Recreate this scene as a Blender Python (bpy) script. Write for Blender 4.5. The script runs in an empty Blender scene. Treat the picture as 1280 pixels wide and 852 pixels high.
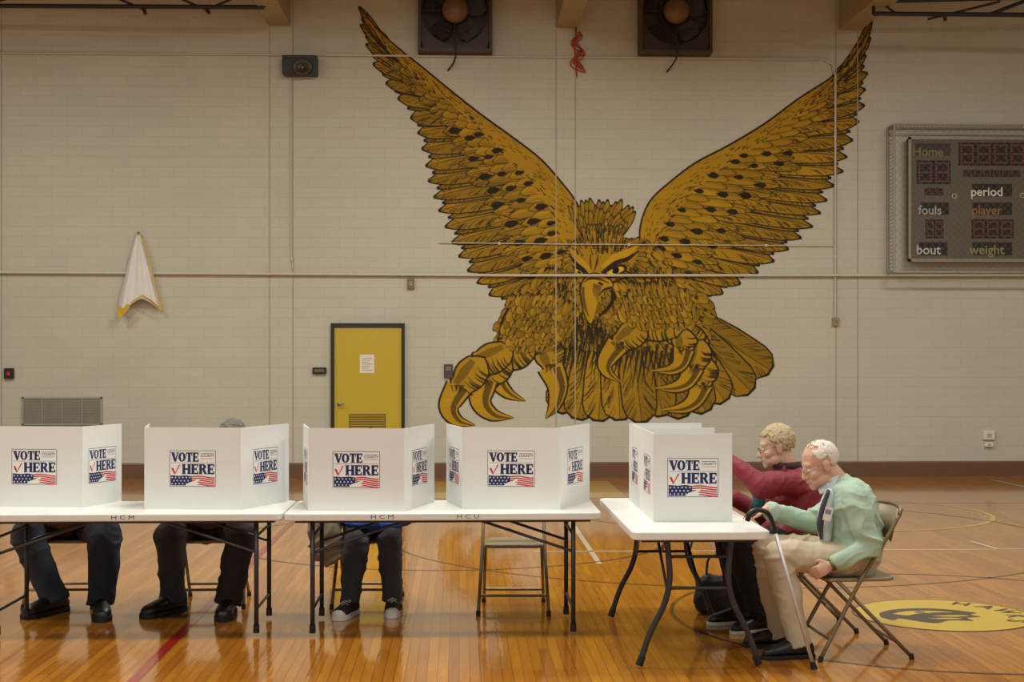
import bpy, bmesh, math, random
import numpy as np
from mathutils import Vector, Matrix, noise
random.seed(7); np.random.seed(7)
V=Vector
TH=math.radians(2.1); FOC=1800.0; HZ=443.0; CH=1.69; D=19.8
FW=V((math.sin(TH),math.cos(TH),0)); RT=V((math.cos(TH),-math.sin(TH),0))
def P(px,py,d): return V((0,0,CH))+FW*d+RT*(d*(px-640)/FOC)+V((0,0,d*(HZ-py)/FOC))
def G(px,py,z=0.0): return P(px,py,FOC*(CH-z)/(py-HZ))
def PZ(px,z,d): return P(px,HZ+(CH-z)*FOC/d,d)
def W(px,py,off=0.0):
    u=(px-640)/FOC; t=(D-off)/(math.cos(TH)-u*math.sin(TH)); return P(px,py,t)
sc=bpy.context.scene; col=sc.collection
sc.view_settings.view_transform='Standard'

# ---------------- materials
def lin(c):
    o=[]
    for v in c[:3]:
        v/=255.0
        o.append(v/12.92 if v<=0.04045 else ((v+0.055)/1.055)**2.4)
    return (o[0],o[1],o[2],1.0)
MC={}
def mat(name,c,rough=0.6,metal=0.0,var=0.12,scale=8.0,bump=0.0,bscale=60.0,coat=0.0):
    if name in MC: return MC[name]
    m=bpy.data.materials.new(name); m.use_nodes=True; nt=m.node_tree; b=nt.nodes['Principled BSDF']
    tc=nt.nodes.new('ShaderNodeTexCoord'); nz=nt.nodes.new('ShaderNodeTexNoise'); nz.inputs['Scale'].default_value=scale; nz.inputs['Detail'].default_value=4
    nt.links.new(tc.outputs['Object'],nz.inputs['Vector'])
    mx=nt.nodes.new('ShaderNodeMix'); mx.data_type='RGBA'
    l=lin(c); mx.inputs[6].default_value=tuple(x*(1-var) for x in l[:3])+(1,); mx.inputs[7].default_value=tuple(min(1,x*(1+var)) for x in l[:3])+(1,)
    nt.links.new(nz.outputs['Fac'],mx.inputs[0]); nt.links.new(mx.outputs[2],b.inputs['Base Color'])
    b.inputs['Roughness'].default_value=rough; b.inputs['Metallic'].default_value=metal; b.inputs['Coat Weight'].default_value=coat
    if bump>0:
        n2=nt.nodes.new('ShaderNodeTexNoise'); n2.inputs['Scale'].default_value=bscale; n2.inputs['Detail'].default_value=3
        nt.links.new(tc.outputs['Object'],n2.inputs['Vector'])
        bp=nt.nodes.new('ShaderNodeBump'); bp.inputs['Strength'].default_value=bump; bp.inputs['Distance'].default_value=0.01
        nt.links.new(n2.outputs['Fac'],bp.inputs['Height']); nt.links.new(bp.outputs['Normal'],b.inputs['Normal'])
    MC[name]=m; return m

def brick_nodes(nt):
    sp=nt.nodes.new('ShaderNodeSeparateXYZ'); cb=nt.nodes.new('ShaderNodeCombineXYZ')
    geo=nt.nodes.new('ShaderNodeNewGeometry')
    nt.links.new(geo.outputs['Position'],sp.inputs[0]); nt.links.new(sp.outputs['X'],cb.inputs['X']); nt.links.new(sp.outputs['Z'],cb.inputs['Y'])
    br=nt.nodes.new('ShaderNodeTexBrick'); br.inputs['Scale'].default_value=1.0; br.inputs['Brick Width'].default_value=0.41; br.inputs['Row Height'].default_value=0.137
    br.inputs['Mortar Size'].default_value=0.005; br.inputs['Mortar Smooth'].default_value=0.7
    nt.links.new(cb.outputs[0],br.inputs['Vector'])
    return geo,cb,br
def wall_mat():
    m=bpy.data.materials.new('painted_block'); m.use_nodes=True; nt=m.node_tree; b=nt.nodes['Principled BSDF']
    geo,cb,br=brick_nodes(nt)
    a=lin((194,190,172)); br.inputs['Color1'].default_value=a; br.inputs['Color2'].default_value=tuple(x*0.965 for x in a[:3])+(1,)
    br.inputs['Mortar'].default_value=tuple(x*0.89 for x in a[:3])+(1,)
    nz=nt.nodes.new('ShaderNodeTexNoise'); nz.inputs['Scale'].default_value=0.7; nz.inputs['Detail'].default_value=8
    nt.links.new(geo.outputs['Position'],nz.inputs['Vector'])
    rp=nt.nodes.new('ShaderNodeMapRange'); rp.inputs[3].default_value=0.87; rp.inputs[4].default_value=1.1
    nt.links.new(nz.outputs['Fac'],rp.inputs[0])
    mx=nt.nodes.new('ShaderNodeVectorMath'); mx.operation='SCALE'
    nt.links.new(br.outputs['Color'],mx.inputs[0]); nt.links.new(rp.outputs[0],mx.inputs['Scale'])
    nt.links.new(mx.outputs[0],b.inputs['Base Color']); b.inputs['Roughness'].default_value=0.55
    bp=nt.nodes.new('ShaderNodeBump'); bp.inputs['Strength'].default_value=0.35; bp.inputs['Distance'].default_value=0.004; bp.invert=True
    nt.links.new(br.outputs['Fac'],bp.inputs['Height']); nt.links.new(bp.outputs['Normal'],b.inputs['Normal'])
    return m
def floor_mat():
    m=bpy.data.materials.new('gym_floor_wood'); m.use_nodes=True; nt=m.node_tree; b=nt.nodes['Principled BSDF']
    geo=nt.nodes.new('ShaderNodeNewGeometry'); sp=nt.nodes.new('ShaderNodeSeparateXYZ'); cb=nt.nodes.new('ShaderNodeCombineXYZ')
    nt.links.new(geo.outputs['Position'],sp.inputs[0]); nt.links.new(sp.outputs['Y'],cb.inputs['X']); nt.links.new(sp.outputs['X'],cb.inputs['Y'])
    br=nt.nodes.new('ShaderNodeTexBrick'); br.inputs['Scale'].default_value=1; br.inputs['Brick Width'].default_value=1.1; br.inputs['Row Height'].default_value=0.057
    br.inputs['Mortar Size'].default_value=0.0016; br.inputs['Bias'].default_value=0.0
    br.inputs['Color1'].default_value=lin((194,126,34)); br.inputs['Color2'].default_value=lin((166,100,26)); br.inputs['Mortar'].default_value=lin((96,54,18))
    nt.links.new(cb.outputs[0],br.inputs['Vector'])
    mp=nt.nodes.new('ShaderNodeMapping'); mp.inputs['Scale'].default_value=(9,0.9,1); nt.links.new(geo.outputs['Position'],mp.inputs[0])
    nz=nt.nodes.new('ShaderNodeTexNoise'); nz.inputs['Scale'].default_value=2.5; nz.inputs['Detail'].default_value=6; nt.links.new(mp.outputs[0],nz.inputs['Vector'])
    rp=nt.nodes.new('ShaderNodeMapRange'); rp.inputs[3].default_value=0.72; rp.inputs[4].default_value=1.22; nt.links.new(nz.outputs['Fac'],rp.inputs[0])
    mx=nt.nodes.new('ShaderNodeVectorMath'); mx.operation='SCALE'; nt.links.new(br.outputs['Color'],mx.inputs[0]); nt.links.new(rp.outputs[0],mx.inputs['Scale'])
    nt.links.new(mx.outputs[0],b.inputs['Base Color'])
    b.inputs['Roughness'].default_value=0.15; b.inputs['Coat Weight'].default_value=0.55; b.inputs['Coat Roughness'].default_value=0.05
    n2=nt.nodes.new('ShaderNodeTexNoise'); n2.inputs['Scale'].default_value=5; n2.inputs['Detail'].default_value=2; nt.links.new(mp.outputs[0],n2.inputs['Vector'])
    bp=nt.nodes.new('ShaderNodeBump'); bp.inputs['Strength'].default_value=0.06; bp.inputs['Distance'].default_value=0.01
    nt.links.new(n2.outputs['Fac'],bp.inputs['Height']); nt.links.new(bp.outputs['Normal'],b.inputs['Normal']); nt.links.new(bp.outputs['Normal'],b.inputs['Coat Normal'])
    return m

# ---------------- object helpers
def link(ob,parent=None):
    col.objects.link(ob)
    if parent is not None: ob.parent=parent
    return ob
def info(ob,label=None,cat=None,group=None,kind=None):
    if label: ob['label']=label
    if cat: ob['category']=cat
    if group: ob['group']=group
    if kind: ob['kind']=kind
    return ob
def mk(name,bm,mats,parent=None,off=V((0,0,0)),smooth=False,bevel=0.0,recalc=True,angle=None):
    if recalc: bmesh.ops.recalc_face_normals(bm,faces=bm.faces)
    if off.length>0: bmesh.ops.translate(bm,verts=bm.verts,vec=-off)
    me=bpy.data.meshes.new(name); bm.to_mesh(me); bm.free()
    if not isinstance(mats,(list,tuple)): mats=[mats]
    for m in mats: me.materials.append(m)
    if smooth:
        for p in me.polygons: p.use_smooth=True
    ob=bpy.data.objects.new(name,me); link(ob,parent)
    if parent is None: ob.location=off
    if bevel>0:
        md=ob.modifiers.new('bevel','BEVEL'); md.width=bevel; md.segments=3; md.limit_method='ANGLE'
    return ob
def empty(name,loc,rz=0.0):
    e=bpy.data.objects.new(name,None); e.empty_display_size=0.2; e.location=loc; e.rotation_euler=(0,0,rz); link(e); return e
def box(bm,c,s,m=0,M=None):
    vs=[]
    for dz in(-.5,.5):
        for dx,dy in((-.5,-.5),(.5,-.5),(.5,.5),(-.5,.5)):
            q=V((dx*s[0],dy*s[1],dz*s[2]))
            if M is not None: q=M@q
            vs.append(bm.verts.new(V(c)+q))
    for f in((0,3,2,1),(4,5,6,7),(0,1,5,4),(1,2,6,5),(2,3,7,6),(3,0,4,7)):
        bm.faces.new([vs[i] for i in f]).material_index=m
def prism(bm,pts,ext,m=0):
    a=[bm.verts.new(V(p)) for p in pts]; b=[bm.verts.new(V(p)+ext) for p in pts]; n=len(a)
    bm.faces.new(a).material_index=m; bm.faces.new(b[::-1]).material_index=m
    for i in range(n): bm.faces.new([a[i],b[i],b[(i+1)%n],a[(i+1)%n]]).material_index=m
def poly(bm,pts,m=0):
    f=bm.faces.new([bm.verts.new(V(p)) for p in pts]); f.material_index=m; return f
def loft(bm,secs,m=0,seg=16,cap=True):
    rings=[]
    for c,a,b in secs:
        rings.append([bm.verts.new(V(c)+V(a)*math.cos(2*math.pi*i/seg)+V(b)*math.sin(2*math.pi*i/seg)) for i in range(seg)])
    for r0,r1 in zip(rings,rings[1:]):
        for i in range(seg):
            bm.faces.new([r0[i],r0[(i+1)%seg],r1[(i+1)%seg],r1[i]]).material_index=m
    if cap:
        bm.faces.new(rings[0][::-1]).material_index=m; bm.faces.new(rings[-1]).material_index=m
def catmull(pts,n=6):
    pts=[V(p) for p in pts]
    if len(pts)<3: return pts
    out=[]; Q=[pts[0]*2-pts[1]]+pts+[pts[-1]*2-pts[-2]]
    for i in range(1,len(Q)-2):
        p0,p1,p2,p3=Q[i-1:i+3]
        for k in range(n):
            t=k/n
            out.append(0.5*((2*p1)+(p2-p0)*t+(2*p0-5*p1+4*p2-p3)*t*t+(3*p1-p0-3*p2+p3)*t**3))
    out.append(pts[-1]); return out
def tube(bm,pts,r,seg=10,m=0,sm=0):
    pts=[V(p) for p in pts]
    rs=list(r) if isinstance(r,(list,tuple)) else [r]*len(pts)
    if sm>0 and len(pts)>2:
        n0=len(pts); pts=catmull(pts,sm)
        rs=[np.interp(i/(len(pts)-1)*(n0-1),range(n0),rs) for i in range(len(pts))]
    secs=[]; t=(pts[1]-pts[0]).normalized(); a=t.orthogonal().normalized()
    for i,p in enumerate(pts):
        if i==0: t=(pts[1]-pts[0])
        elif i==len(pts)-1: t=(pts[-1]-pts[-2])
        else: t=(pts[i+1]-pts[i]).normalized()+(pts[i]-pts[i-1]).normalized()
        t.normalize(); a=(a-t*a.dot(t)).normalized(); b=t.cross(a)
        secs.append((p,a*rs[i],b*rs[i]))
    loft(bm,secs,m,seg)
def ball(bm,c,r,ax=None,m=0,sub=2):
    if not isinstance(r,(list,tuple)): r=(r,r,r)
    if ax is None: ax=(V((1,0,0)),V((0,1,0)),V((0,0,1)))
    M=Matrix.Identity(4)
    for i in range(3):
        v=V(ax[i])*r[i]
        for k in range(3): M[k][i]=v[k]
        M[i][3]=V(c)[i]
    res=bmesh.ops.create_icosphere(bm,subdivisions=sub,radius=1,matrix=M)
    if m:
        for v in res['verts']:
            for f in v.link_faces: f.material_index=m
def limb(bm,pts,rs):
    for i in range(len(pts)-1): tube(bm,[pts[i],pts[i+1]],[rs[i],rs[i+1]],seg=14)
    for p,r in zip(pts,rs): ball(bm,p,r)
def baked(name,bm,mt,parent,off,vox=0.008,smooth=4,disp=0.0,seed=0.0):
    ob=mk(name,bm,mt,parent,off,smooth=True)
    r=ob.modifiers.new('r','REMESH'); r.mode='VOXEL'; r.voxel_size=vox; r.use_smooth_shade=True
    s=ob.modifiers.new('s','SMOOTH'); s.iterations=smooth; s.factor=0.5
    bpy.context.view_layer.update(); dg=bpy.context.evaluated_depsgraph_get()
    me=bpy.data.meshes.new_from_object(ob.evaluated_get(dg)); ob.modifiers.clear(); ob.data=me; me.name=name
    if disp>0:
        N=[v.normal.copy() for v in me.vertices]; sv=V((seed,seed*1.7,seed*.6))
        for v,n in zip(me.vertices,N):
            p=v.co
            w=noise.noise(p*2.6+sv)*1.0
            q=V((p.x*3.2+p.z*3.0+w,p.y*3.2+w*.6,p.z*7.0-p.x*3.2+w*1.3))+sv
            a=1-min(1,abs(noise.noise(q))*2.6); b=1-min(1,abs(noise.noise(q*1.9+V((5,3,1))))*3.0)
            v.co=p+n*disp*(a*a*1.0+b*b*.22+noise.noise(p*4+sv)*.7-.3)
    for p in me.polygons: p.use_smooth=True
    if len(me.materials)==0: me.materials.append(mt)
    return ob
def textmesh(bm,txt,size,M,m=0,align='CENTER',bold=0.0,ext=0.0):
    cu=bpy.data.curves.new('t','FONT'); cu.body=txt; cu.size=size; cu.align_x=align; cu.align_y='CENTER'; cu.offset=bold; cu.extrude=ext; cu.resolution_u=3
    ob=bpy.data.objects.new('t',cu); col.objects.link(ob); bpy.context.view_layer.update()
    me=bpy.data.meshes.new_from_object(ob.evaluated_get(bpy.context.evaluated_depsgraph_get()))
    me.transform(M); n0=len(bm.faces); bm.from_mesh(me); bm.faces.ensure_lookup_table()
    for i in range(n0,len(bm.faces)): bm.faces[i].material_index=m
    bpy.data.objects.remove(ob); bpy.data.meshes.remove(me); bpy.data.curves.remove(cu)

# ---------------- camera / lights
cd=bpy.data.cameras.new('camera'); cam=bpy.data.objects.new('camera',cd); col.objects.link(cam)
cam.location=(0,0,CH); cam.rotation_euler=(math.pi/2,0,-TH); cd.sensor_width=36; cd.lens=FOC/1280*36; cd.shift_y=17/1280; cd.clip_end=200
sc.camera=cam
w=bpy.data.worlds.new('world'); sc.world=w; w.use_nodes=True
w.node_tree.nodes['Background'].inputs[0].default_value=lin((248,248,242)); w.node_tree.nodes['Background'].inputs[1].default_value=0.52
for (x,y,e) in [(-6,3,180),(0,3,180),(6,3,180),(-6,8.5,235),(0,8.5,235),(6,8.5,235),(-6.5,14,205),(0,14.0,260),(7,14,205)]:
    ld=bpy.data.lights.new('lamp','AREA'); ld.shape='RECTANGLE'; ld.size=2.2; ld.size_y=0.9; ld.energy=e; ld.color=(0.97,0.97,0.90)
    lo=bpy.data.objects.new('gym_lamp',ld); lo.location=(x,y,6.5); col.objects.link(lo)

# ---------------- shell
WM=wall_mat(); FM=floor_mat()
XL,XR,YB=-12.0,13.5,-3.0; ZC=7.6
bm=bmesh.new(); box(bm,((XL+XR)/2,D+0.15,ZC/2),(XR-XL,0.3,ZC)); info(mk('wall_back',bm,WM),kind='structure')
bm=bmesh.new(); box(bm,(XL-0.1,(YB+D)/2,ZC/2),(0.2,D-YB,ZC)); info(mk('wall_left',bm,mat('side_wall',(188,186,172),0.7)),kind='structure')
bm=bmesh.new(); box(bm,(XR+0.1,(YB+D)/2,ZC/2),(0.2,D-YB,ZC)); info(mk('wall_right',bm,mat('side_wall',(188,186,172),0.7)),kind='structure')
bm=bmesh.new(); box(bm,((XL+XR)/2,(YB+D)/2,-0.1),(XR-XL,D-YB,0.2)); FL=info(mk('floor',bm,FM),kind='structure')
bm=bmesh.new(); box(bm,((XL+XR)/2,(YB+D)/2,ZC+0.1),(XR-XL,D-YB,0.2)); info(mk('ceiling',bm,mat('ceiling_paint',(176,176,168),0.8)),kind='structure')
bm=bmesh.new()
prism(bm,[(XL,D,0),(XL,D-0.03,0),(XL,D-0.03,0.19),(XL,D-0.02,0.21),(XL,D,0.21)],V((XR-XL,0,0)))
info(mk('baseboard_back',bm,mat('baseboard_wood',(106,74,48),0.5,bump=0.1)),kind='structure')
jm=mat('joint_line',(166,158,138),0.7)
for i,x in enumerate((2,337,366,695,719,1045,1072)):
    a=W(x,577); bm=bmesh.new(); box(bm,(a.x,D-0.002,(ZC+0.2)/2),(0.014,0.008,ZC-0.2))
    info(mk('trim_%d'%(i+1),bm,jm),kind='structure')
bmat=mat('beam_paint',(158,146,114),0.6)
zb=W(700,35).z
for i,(x0,x1) in enumerate(((336,363),(695,722),(1048,1076))):
    a=W(x0,35); b=W(x1,35); bm=bmesh.new(); xc=(a.x+b.x)/2; wd=b.x-a.x
    box(bm,(xc,(YB+D)/2,(zb+ZC)/2),(wd,D-YB-.02,ZC-zb))
    info(mk('trim_%d'%(i+8),bm,bmat),kind='structure')

cm=mat('conduit_paint',(200,194,176),0.5)
def conduit(pts,label,r=0.013,name='conduit_pipe',mt=cm,off=0.03):
    bm=bmesh.new(); pp=[W(x,y,off) for x,y in pts]; tube(bm,pp,r,8)
    for i in range(len(pts)-1):
        L=(pp[i+1]-pp[i]).length; n=max(1,int(L/1.6))
        for k in range(n):
            q=pp[i].lerp(pp[i+1],(k+0.5)/n); box(bm,(q.x,D-off/2,q.z),(0.035,off,0.035))
    o=mk(name,bm,mt,None,pp[0],smooth=False); info(o,label,'conduit pipe'); return o
conduit([(-40,66),(300,68),(1030,74),(1040,80),(1044,95),(1044,396)],'cream painted thin electrical conduit high on block wall')
conduit([(-40,340),(640,344),(1330,344)],'cream painted long conduit crossing the block wall',0.018,off=.05)
conduit([(548,303),(700,305),(1043,307)],'thin cream conduit running across the hawk mural',0.007)
conduit([(363,97),(363,310),(366,336)],'thin vertical conduit below the wall loudspeaker',0.007)

# ---------------- mural raster
K=3; X0,Y0,WWp,HHp=440,0,660,545
IW,IH=WWp*K,HHp*K
img=np.zeros((IH,IW,3),np.float32); al=np.zeros((IH,IW),np.float32)
GOLD=np.array([168,128,20.]); DARK=np.array([42,33,14.])
def fill(pts,c,a=1.0,clip=False):
    q=(np.array([(p[0],p[1]) for p in pts])-[X0,Y0])*K
    x0=max(0,int(q[:,0].min())-1); x1=min(IW,int(q[:,0].max())+2); y0=max(0,int(q[:,1].min())-1); y1=min(IH,int(q[:,1].max())+2)
    if x1<=x0 or y1<=y0: return
    X=(np.arange(x0,x1)+.5)[None,:]; Y=(np.arange(y0,y1)+.5)[:,None]; ins=np.zeros((y1-y0,x1-x0),bool)
    n=len(q)
    for i in range(n):
        ax,ay=q[i]; bx,by=q[(i+1)%n]
        if ay==by: continue
        c1=(ay>Y)!=(by>Y); xs=(bx-ax)*(Y-ay)/(by-ay)+ax
        ins^=(c1&(X<xs))
    if clip: ins&=al[y0:y1,x0:x1]>0.5
    sub=img[y0:y1,x0:x1]; sub[ins]=sub[ins]*(1-a)+np.array(c)*a
    al[y0:y1,x0:x1][ins]=1.0
def cat2(pts,n=5): return [(p.x,p.y) for p in catmull([V((a[0],a[1],0)) for a in pts],n)]
def stroke(pts,ws,c,a=1.0,n=5,clip=False):
    P2=np.array(cat2(pts,n)) if len(pts)>2 else np.array([(p[0],p[1]) for p in pts],float)
    T=np.gradient(P2,axis=0); T/=np.linalg.norm(T,axis=1)[:,None]+1e-9; N=np.stack([-T[:,1],T[:,0]],1)
    wv=np.interp(np.linspace(0,1,len(P2)),np.linspace(0,1,len(ws)),ws)[:,None]/2
    fill(np.concatenate([P2+N*wv,(P2-N*wv)[::-1]]),c,a,clip)
SS=np.array([0,.1,.3,.5,.7,.84,.94,1.0]); PR=np.array([.45,.8,1,1,.92,.68,.35,0])
PRB=np.array([.45,.75,.9,1,1,.98,.8,0.25])
rg=random.Random(3)
def feather(b,t,wd,bend=0.0,shade=1.0,dark_base=0.45,hatch=True,blunt=False,ol=1.5):
    b=np.array(b,float); t=np.array(t,float); L=np.linalg.norm(t-b)
    if L<2: return
    d=(t-b)/L; nrm=np.array([-d[1],d[0]])
    C=b+np.outer(SS,t-b)+np.outer(np.sin(np.pi*SS)*bend,nrm)
    pr=(PRB if blunt else PR)
    g=GOLD*shade*rg.uniform(.93,1.07)
    def leaf(k,e=0):
        h=(pr*wd/2+k)[:,None]
        return np.concatenate([C+nrm*h,(C-nrm*h)[::-1]])
    o=leaf(ol); o[len(SS)-1]+=d*ol*1.5; o[len(SS)]+=d*ol*1.5
    fill(o,DARK,.95 if ol>1.2 else .62); fill(leaf(0),g)
    h=(pr*wd/2)[:,None]
    fill(np.concatenate([C,(C-nrm*h)[::-1]]),DARK,0.14)
    if dark_base>0:
        for k in range(int(4+wd/4)):
            o1=rg.uniform(-.42,.42)*wd; s1=rg.uniform(.2,dark_base+.25)
            p0=b+nrm*o1; p1=b+(t-b)*s1+nrm*(o1*1.1+np.sin(np.pi*s1)*bend)
            stroke([p0,p1],[rg.uniform(1.5,2.8),.2],DARK,.85,clip=True)
    if hatch: stroke(C,[1.3,.8,.6],DARK,.9,n=1)
    if hatch:
        n=int(L/3.5)
        for k in range(n):
            s=rg.uniform(.2,.93); sd=rg.choice((-1,1)); w0=np.interp(s,SS,pr)*wd/2
            c=b+(t-b)*s+nrm*np.sin(np.pi*s)*bend
            e=c+nrm*sd*w0*rg.uniform(.6,1)+d*w0*.9; st=c+nrm*sd*w0*.25
            stroke([st,e],[.3,1.2],DARK,.75,clip=True)
def interp(curve,t):
    c=np.array(curve,float); u=t*(len(c)-1); i=min(int(u),len(c)-2); f=u-i
    return c[i]*(1-f)+c[i+1]*f
def wing(lead,tips,bases,sgn,spots):
    tp=[np.array(t,float) for t in tips]; n=len(tips)
    inner=[interp(cat2(bases,8),i/(n-1)) for i in range(n)]
    fill([tuple(p) for p in cat2(lead,6)][::-1]+[tuple(inner[i]*.3+tp[i]*.7) for i in range(n)],GOLD*.8)
    for i in range(n-1,-1,-1):
        sp=np.linalg.norm(tp[min(i+1,n-1)]-tp[max(i-1,0)])/(2 if 0<i<n-1 else 1)
        wd=min(max(15,sp*1.25),9+i*3.6)
        feather(inner[i]*.88+tp[i]*.12,tp[i],wd,bend=sgn*min(5,i),shade=1.0)
        if i>0:
            m=(tp[i]+tp[i-1])/2; bb=(inner[i]+inner[i-1])/2
            feather(bb*.85+m*.15,m*.94+bb*.06,min(13,8+i*2),bend=sgn*min(5,i),shade=.95)
    C=lambda t:interp([tuple(p) for p in inner],t); Tt=lambda t:interp([tuple(p) for p in tp],t)
    for (f0,f1,cnt,wd,sh,db) in ((.02,.60,28,17,1.02,.55),(-.02,.40,30,14,1.04,.3),(-.05,.24,32,12,1.05,.2)):
        for k in range(cnt-1,-1,-1):
            t=k/(cnt-1); a=C(t); b=Tt(t); ff=f1*rg.uniform(.88,1.1)
            if t<.12: ff*=.8
            feather(a+(b-a)*f0,a+(b-a)*ff,wd*(.55 if t<.12 else 1),bend=sgn*3,shade=sh,dark_base=db,hatch=(f1>.5),ol=.9)
    lb=cat2(lead,6)
    ld=[tuple(p) for p in lb]
    cc=[tuple(C(t)*.93+Tt(t)*.07+np.array([rg.uniform(-1.5,1.5),rg.uniform(-1.5,1.5)])) for t in np.linspace(0,1,50)]
    fill(ld+cc[::-1],GOLD*1.06)
    for k in range(320):
        t=rg.uniform(.02,.98); f=rg.uniform(.05,.98)
        a=np.array(interp(ld,t)); b=np.array(interp(cc,t)); p=a+(b-a)*f
        dd=np.array(interp(ld,min(1,t+.01)))-np.array(interp(ld,max(0,t-.01))); dd/=np.linalg.norm(dd)+1e-9
        e=p-dd*rg.uniform(3,9)+ (b-a)/ (np.linalg.norm(b-a)+1e-6)*rg.uniform(0,2)
        stroke([p,e],[1.6*f+.4,.2],DARK,.7,clip=True)
    stroke(lead,[1.5,2.4,2.0],DARK)
    for (t,f,s) in spots:
        a=C(t); b=Tt(t); p=a+(b-a)*f; d=(b-a)/np.linalg.norm(b-a)
        stroke([p-d*s,p-d*s*.2,p+d*s*.5,p+d*s],[1,s*.9,s*.95,.8],DARK*.8,.95,clip=True)
def tail():
    TT=[((858,395),(962,462)),((850,400),(938,488)),((840,400),(905,500)),((735,420),(697,513)),((830,405),(882,513)),((745,420),(722,522)),((815,405),(853,520)),((757,415),(748,524)),((805,405),(828,518)),((770,415),(775,523)),((790,410),(802,526))]
    for b,t in TT: feather(b,t,42,bend=0,shade=.97,dark_base=.5,blunt=True,ol=1.8)
tail()
LL=[(450,10),(472,36),(498,60),(528,84),(562,112),(600,142),(640,171),(675,198),(702,228),(720,252),(735,285),(730,310)]
LT=[(450,10),(452,32),(459,56),(468,80),(484,104),(499,123),(515,147),(524,166),(529,186),(534,207),(537,226),(544,246),(550,263),(558,283),(566,303),(575,320),(586,338),(598,353),(613,368),(633,382)]
LB=[(488,66),(525,98),(575,136),(625,182),(670,225),(700,268),(712,310),(716,345)]
def spots_():
    return [(t+rg.uniform(-.02,.02),f+rg.uniform(-.03,.03),rg.uniform(6,9.5)) for t in np.linspace(.38,.93,9) for f in (.10,.27,.45)]
RL=[(1089,27),(1077,55),(1060,78),(1036,99),(1000,122),(955,155),(910,182),(870,203),(838,227),(812,252),(800,285),(802,315)]
RTp=[(1089,27),(1087,48),(1081,70),(1083,92),(1080,112),(1079,132),(1072,152),(1064,175),(1057,196),(1052,214),(1041,232),(1032,250),(1024,266),(1014,283),(1000,297),(984,311),(966,326),(946,340),(924,354),(902,366),(882,376)]
RB=[(1064,84),(1028,116),(980,152),(930,188),(880,218),(845,248),(822,283),(815,315),(818,345)]
wing(LL,LT,LB,1,spots_())
wing(RL,RTp,RB,-1,spots_())
def inpoly(p,pl):
    r=False; n=len(pl)
    for i in range(n):
        (ax,ay),(bx,by)=pl[i],pl[(i+1)%n]
        if (ay>p[1])!=(by>p[1]) and p[0]<(bx-ax)*(p[1]-ay)/(by-ay)+ax: r=not r
    return r
def plumage(pl,dirf,L=18,wd=12,step=9,sh=1.0):
    c=cat2(pl+[pl[0]],4)
    ys=np.arange(min(p[1] for p in c),max(p[1] for p in c),step)
    fill(c,GOLD*.8*sh)
    for j,y in enumerate(ys[::-1]):
        xs=np.arange(min(p[0] for p in c)+(j%2)*step/2,max(p[0] for p in c),step)
        for x in xs:
            if inpoly((x,y),c):
                d=np.array(dirf(x,y),float); d/=np.linalg.norm(d); q=np.array([x,y])+np.array([rg.uniform(-2,2),rg.uniform(-2,2)])
                l=L*rg.uniform(.8,1.2); feather(q-d*l*.5,q+d*l*.5,wd,shade=sh*rg.uniform(.9,1.1),dark_base=.15,hatch=False,ol=.8)
                if rg.random()<.6: stroke([q,q+d*l*.5],[2.6,.3],DARK,.85,clip=True)
plumage([(716,300),(700,330),(660,355),(640,375),(628,400),(622,425),(650,436),(700,440),(718,436),(735,424),(760,436),(790,428),(830,440),(862,436),(885,412),(885,375),(850,345),(820,310),(800,300),(760,300)],lambda x,y:((x-750)*.012,1),L=20,wd=12,sh=.98)
def shadeblob(c,rx,ry,n,a=.8):
    for k in range(n):
        an=rg.uniform(0,6.28); r=math.sqrt(rg.random()); x=c[0]+math.cos(an)*rx*r; y=c[1]+math.sin(an)*ry*r
        stroke([(x,y-5),(x+rg.uniform(-2,2),y+rg.uniform(5,11))],[rg.uniform(2,4)*(1.2-r),.3],DARK,a,clip=True)
shadeblob((720,415),22,30,120); shadeblob((770,425),40,14,90); shadeblob((700,365),16,30,40); shadeblob((815,352),30,14,50); shadeblob((745,412),14,16,60)
stroke([(640,378),(628,400),(622,428)],[2,3,2],DARK)
for k in range(26):
    x=700+k*6; stroke([(x+8,432+rg.uniform(-5,8)),(x,460+rg.uniform(0,30))],[4,.4],DARK,.85,clip=True)
HC=np.array([752,322.])
def headfeather(ang,r0,r1,wd,sh):
    d=np.array([math.sin(ang),-math.cos(ang)]); s=np.array([.98,1.0])
    feather(HC+d*r0*s,HC+d*r1*s,wd,shade=sh,dark_base=.35,hatch=False,ol=1.2)
for r0,r1,wd,n in((28,73,10,17),(20,60,9,16),(10,46,9,15)):
    for i in range(n):
        ang=-.58+1.22*i/(n-1); headfeather(ang,r0,r1*rg.uniform(.88,1.05),wd,1.02)
for i in range(9):
    ang=.75+i*.17; d=np.array([math.sin(ang),-math.cos(ang)]); b=np.array([768,330])+d*8; feather(b,b+d*rg.uniform(30,38),10,shade=1.0,dark_base=.3,hatch=False,ol=1.1)
for i in range(7):
    ang=-.85-i*.2; d=np.array([math.sin(ang),-math.cos(ang)]); b=np.array([730,328])+d*4; feather(b,b+d*rg.uniform(18,24),9,shade=.95,dark_base=.3,hatch=False,ol=1.1)
face=[(716,318),(724,300),(738,290),(752,288),(770,292),(786,300),(797,316),(790,332),(780,346),(766,356),(752,362),(736,360),(724,350),(717,336)]
fill(cat2(face+[face[0]],5),GOLD*1.0)
for k in range(130):
    t=rg.uniform(-1,1); x=756+t*34; y=rg.uniform(288,318)+abs(t)*6
    d=np.array([t*.45,-1.0]); d/=np.linalg.norm(d); l=rg.uniform(7,15)
    stroke([(x,y),(x+d[0]*l,y+d[1]*l)],[rg.uniform(1.2,2.4),.3],DARK,.75,clip=True)
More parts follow.
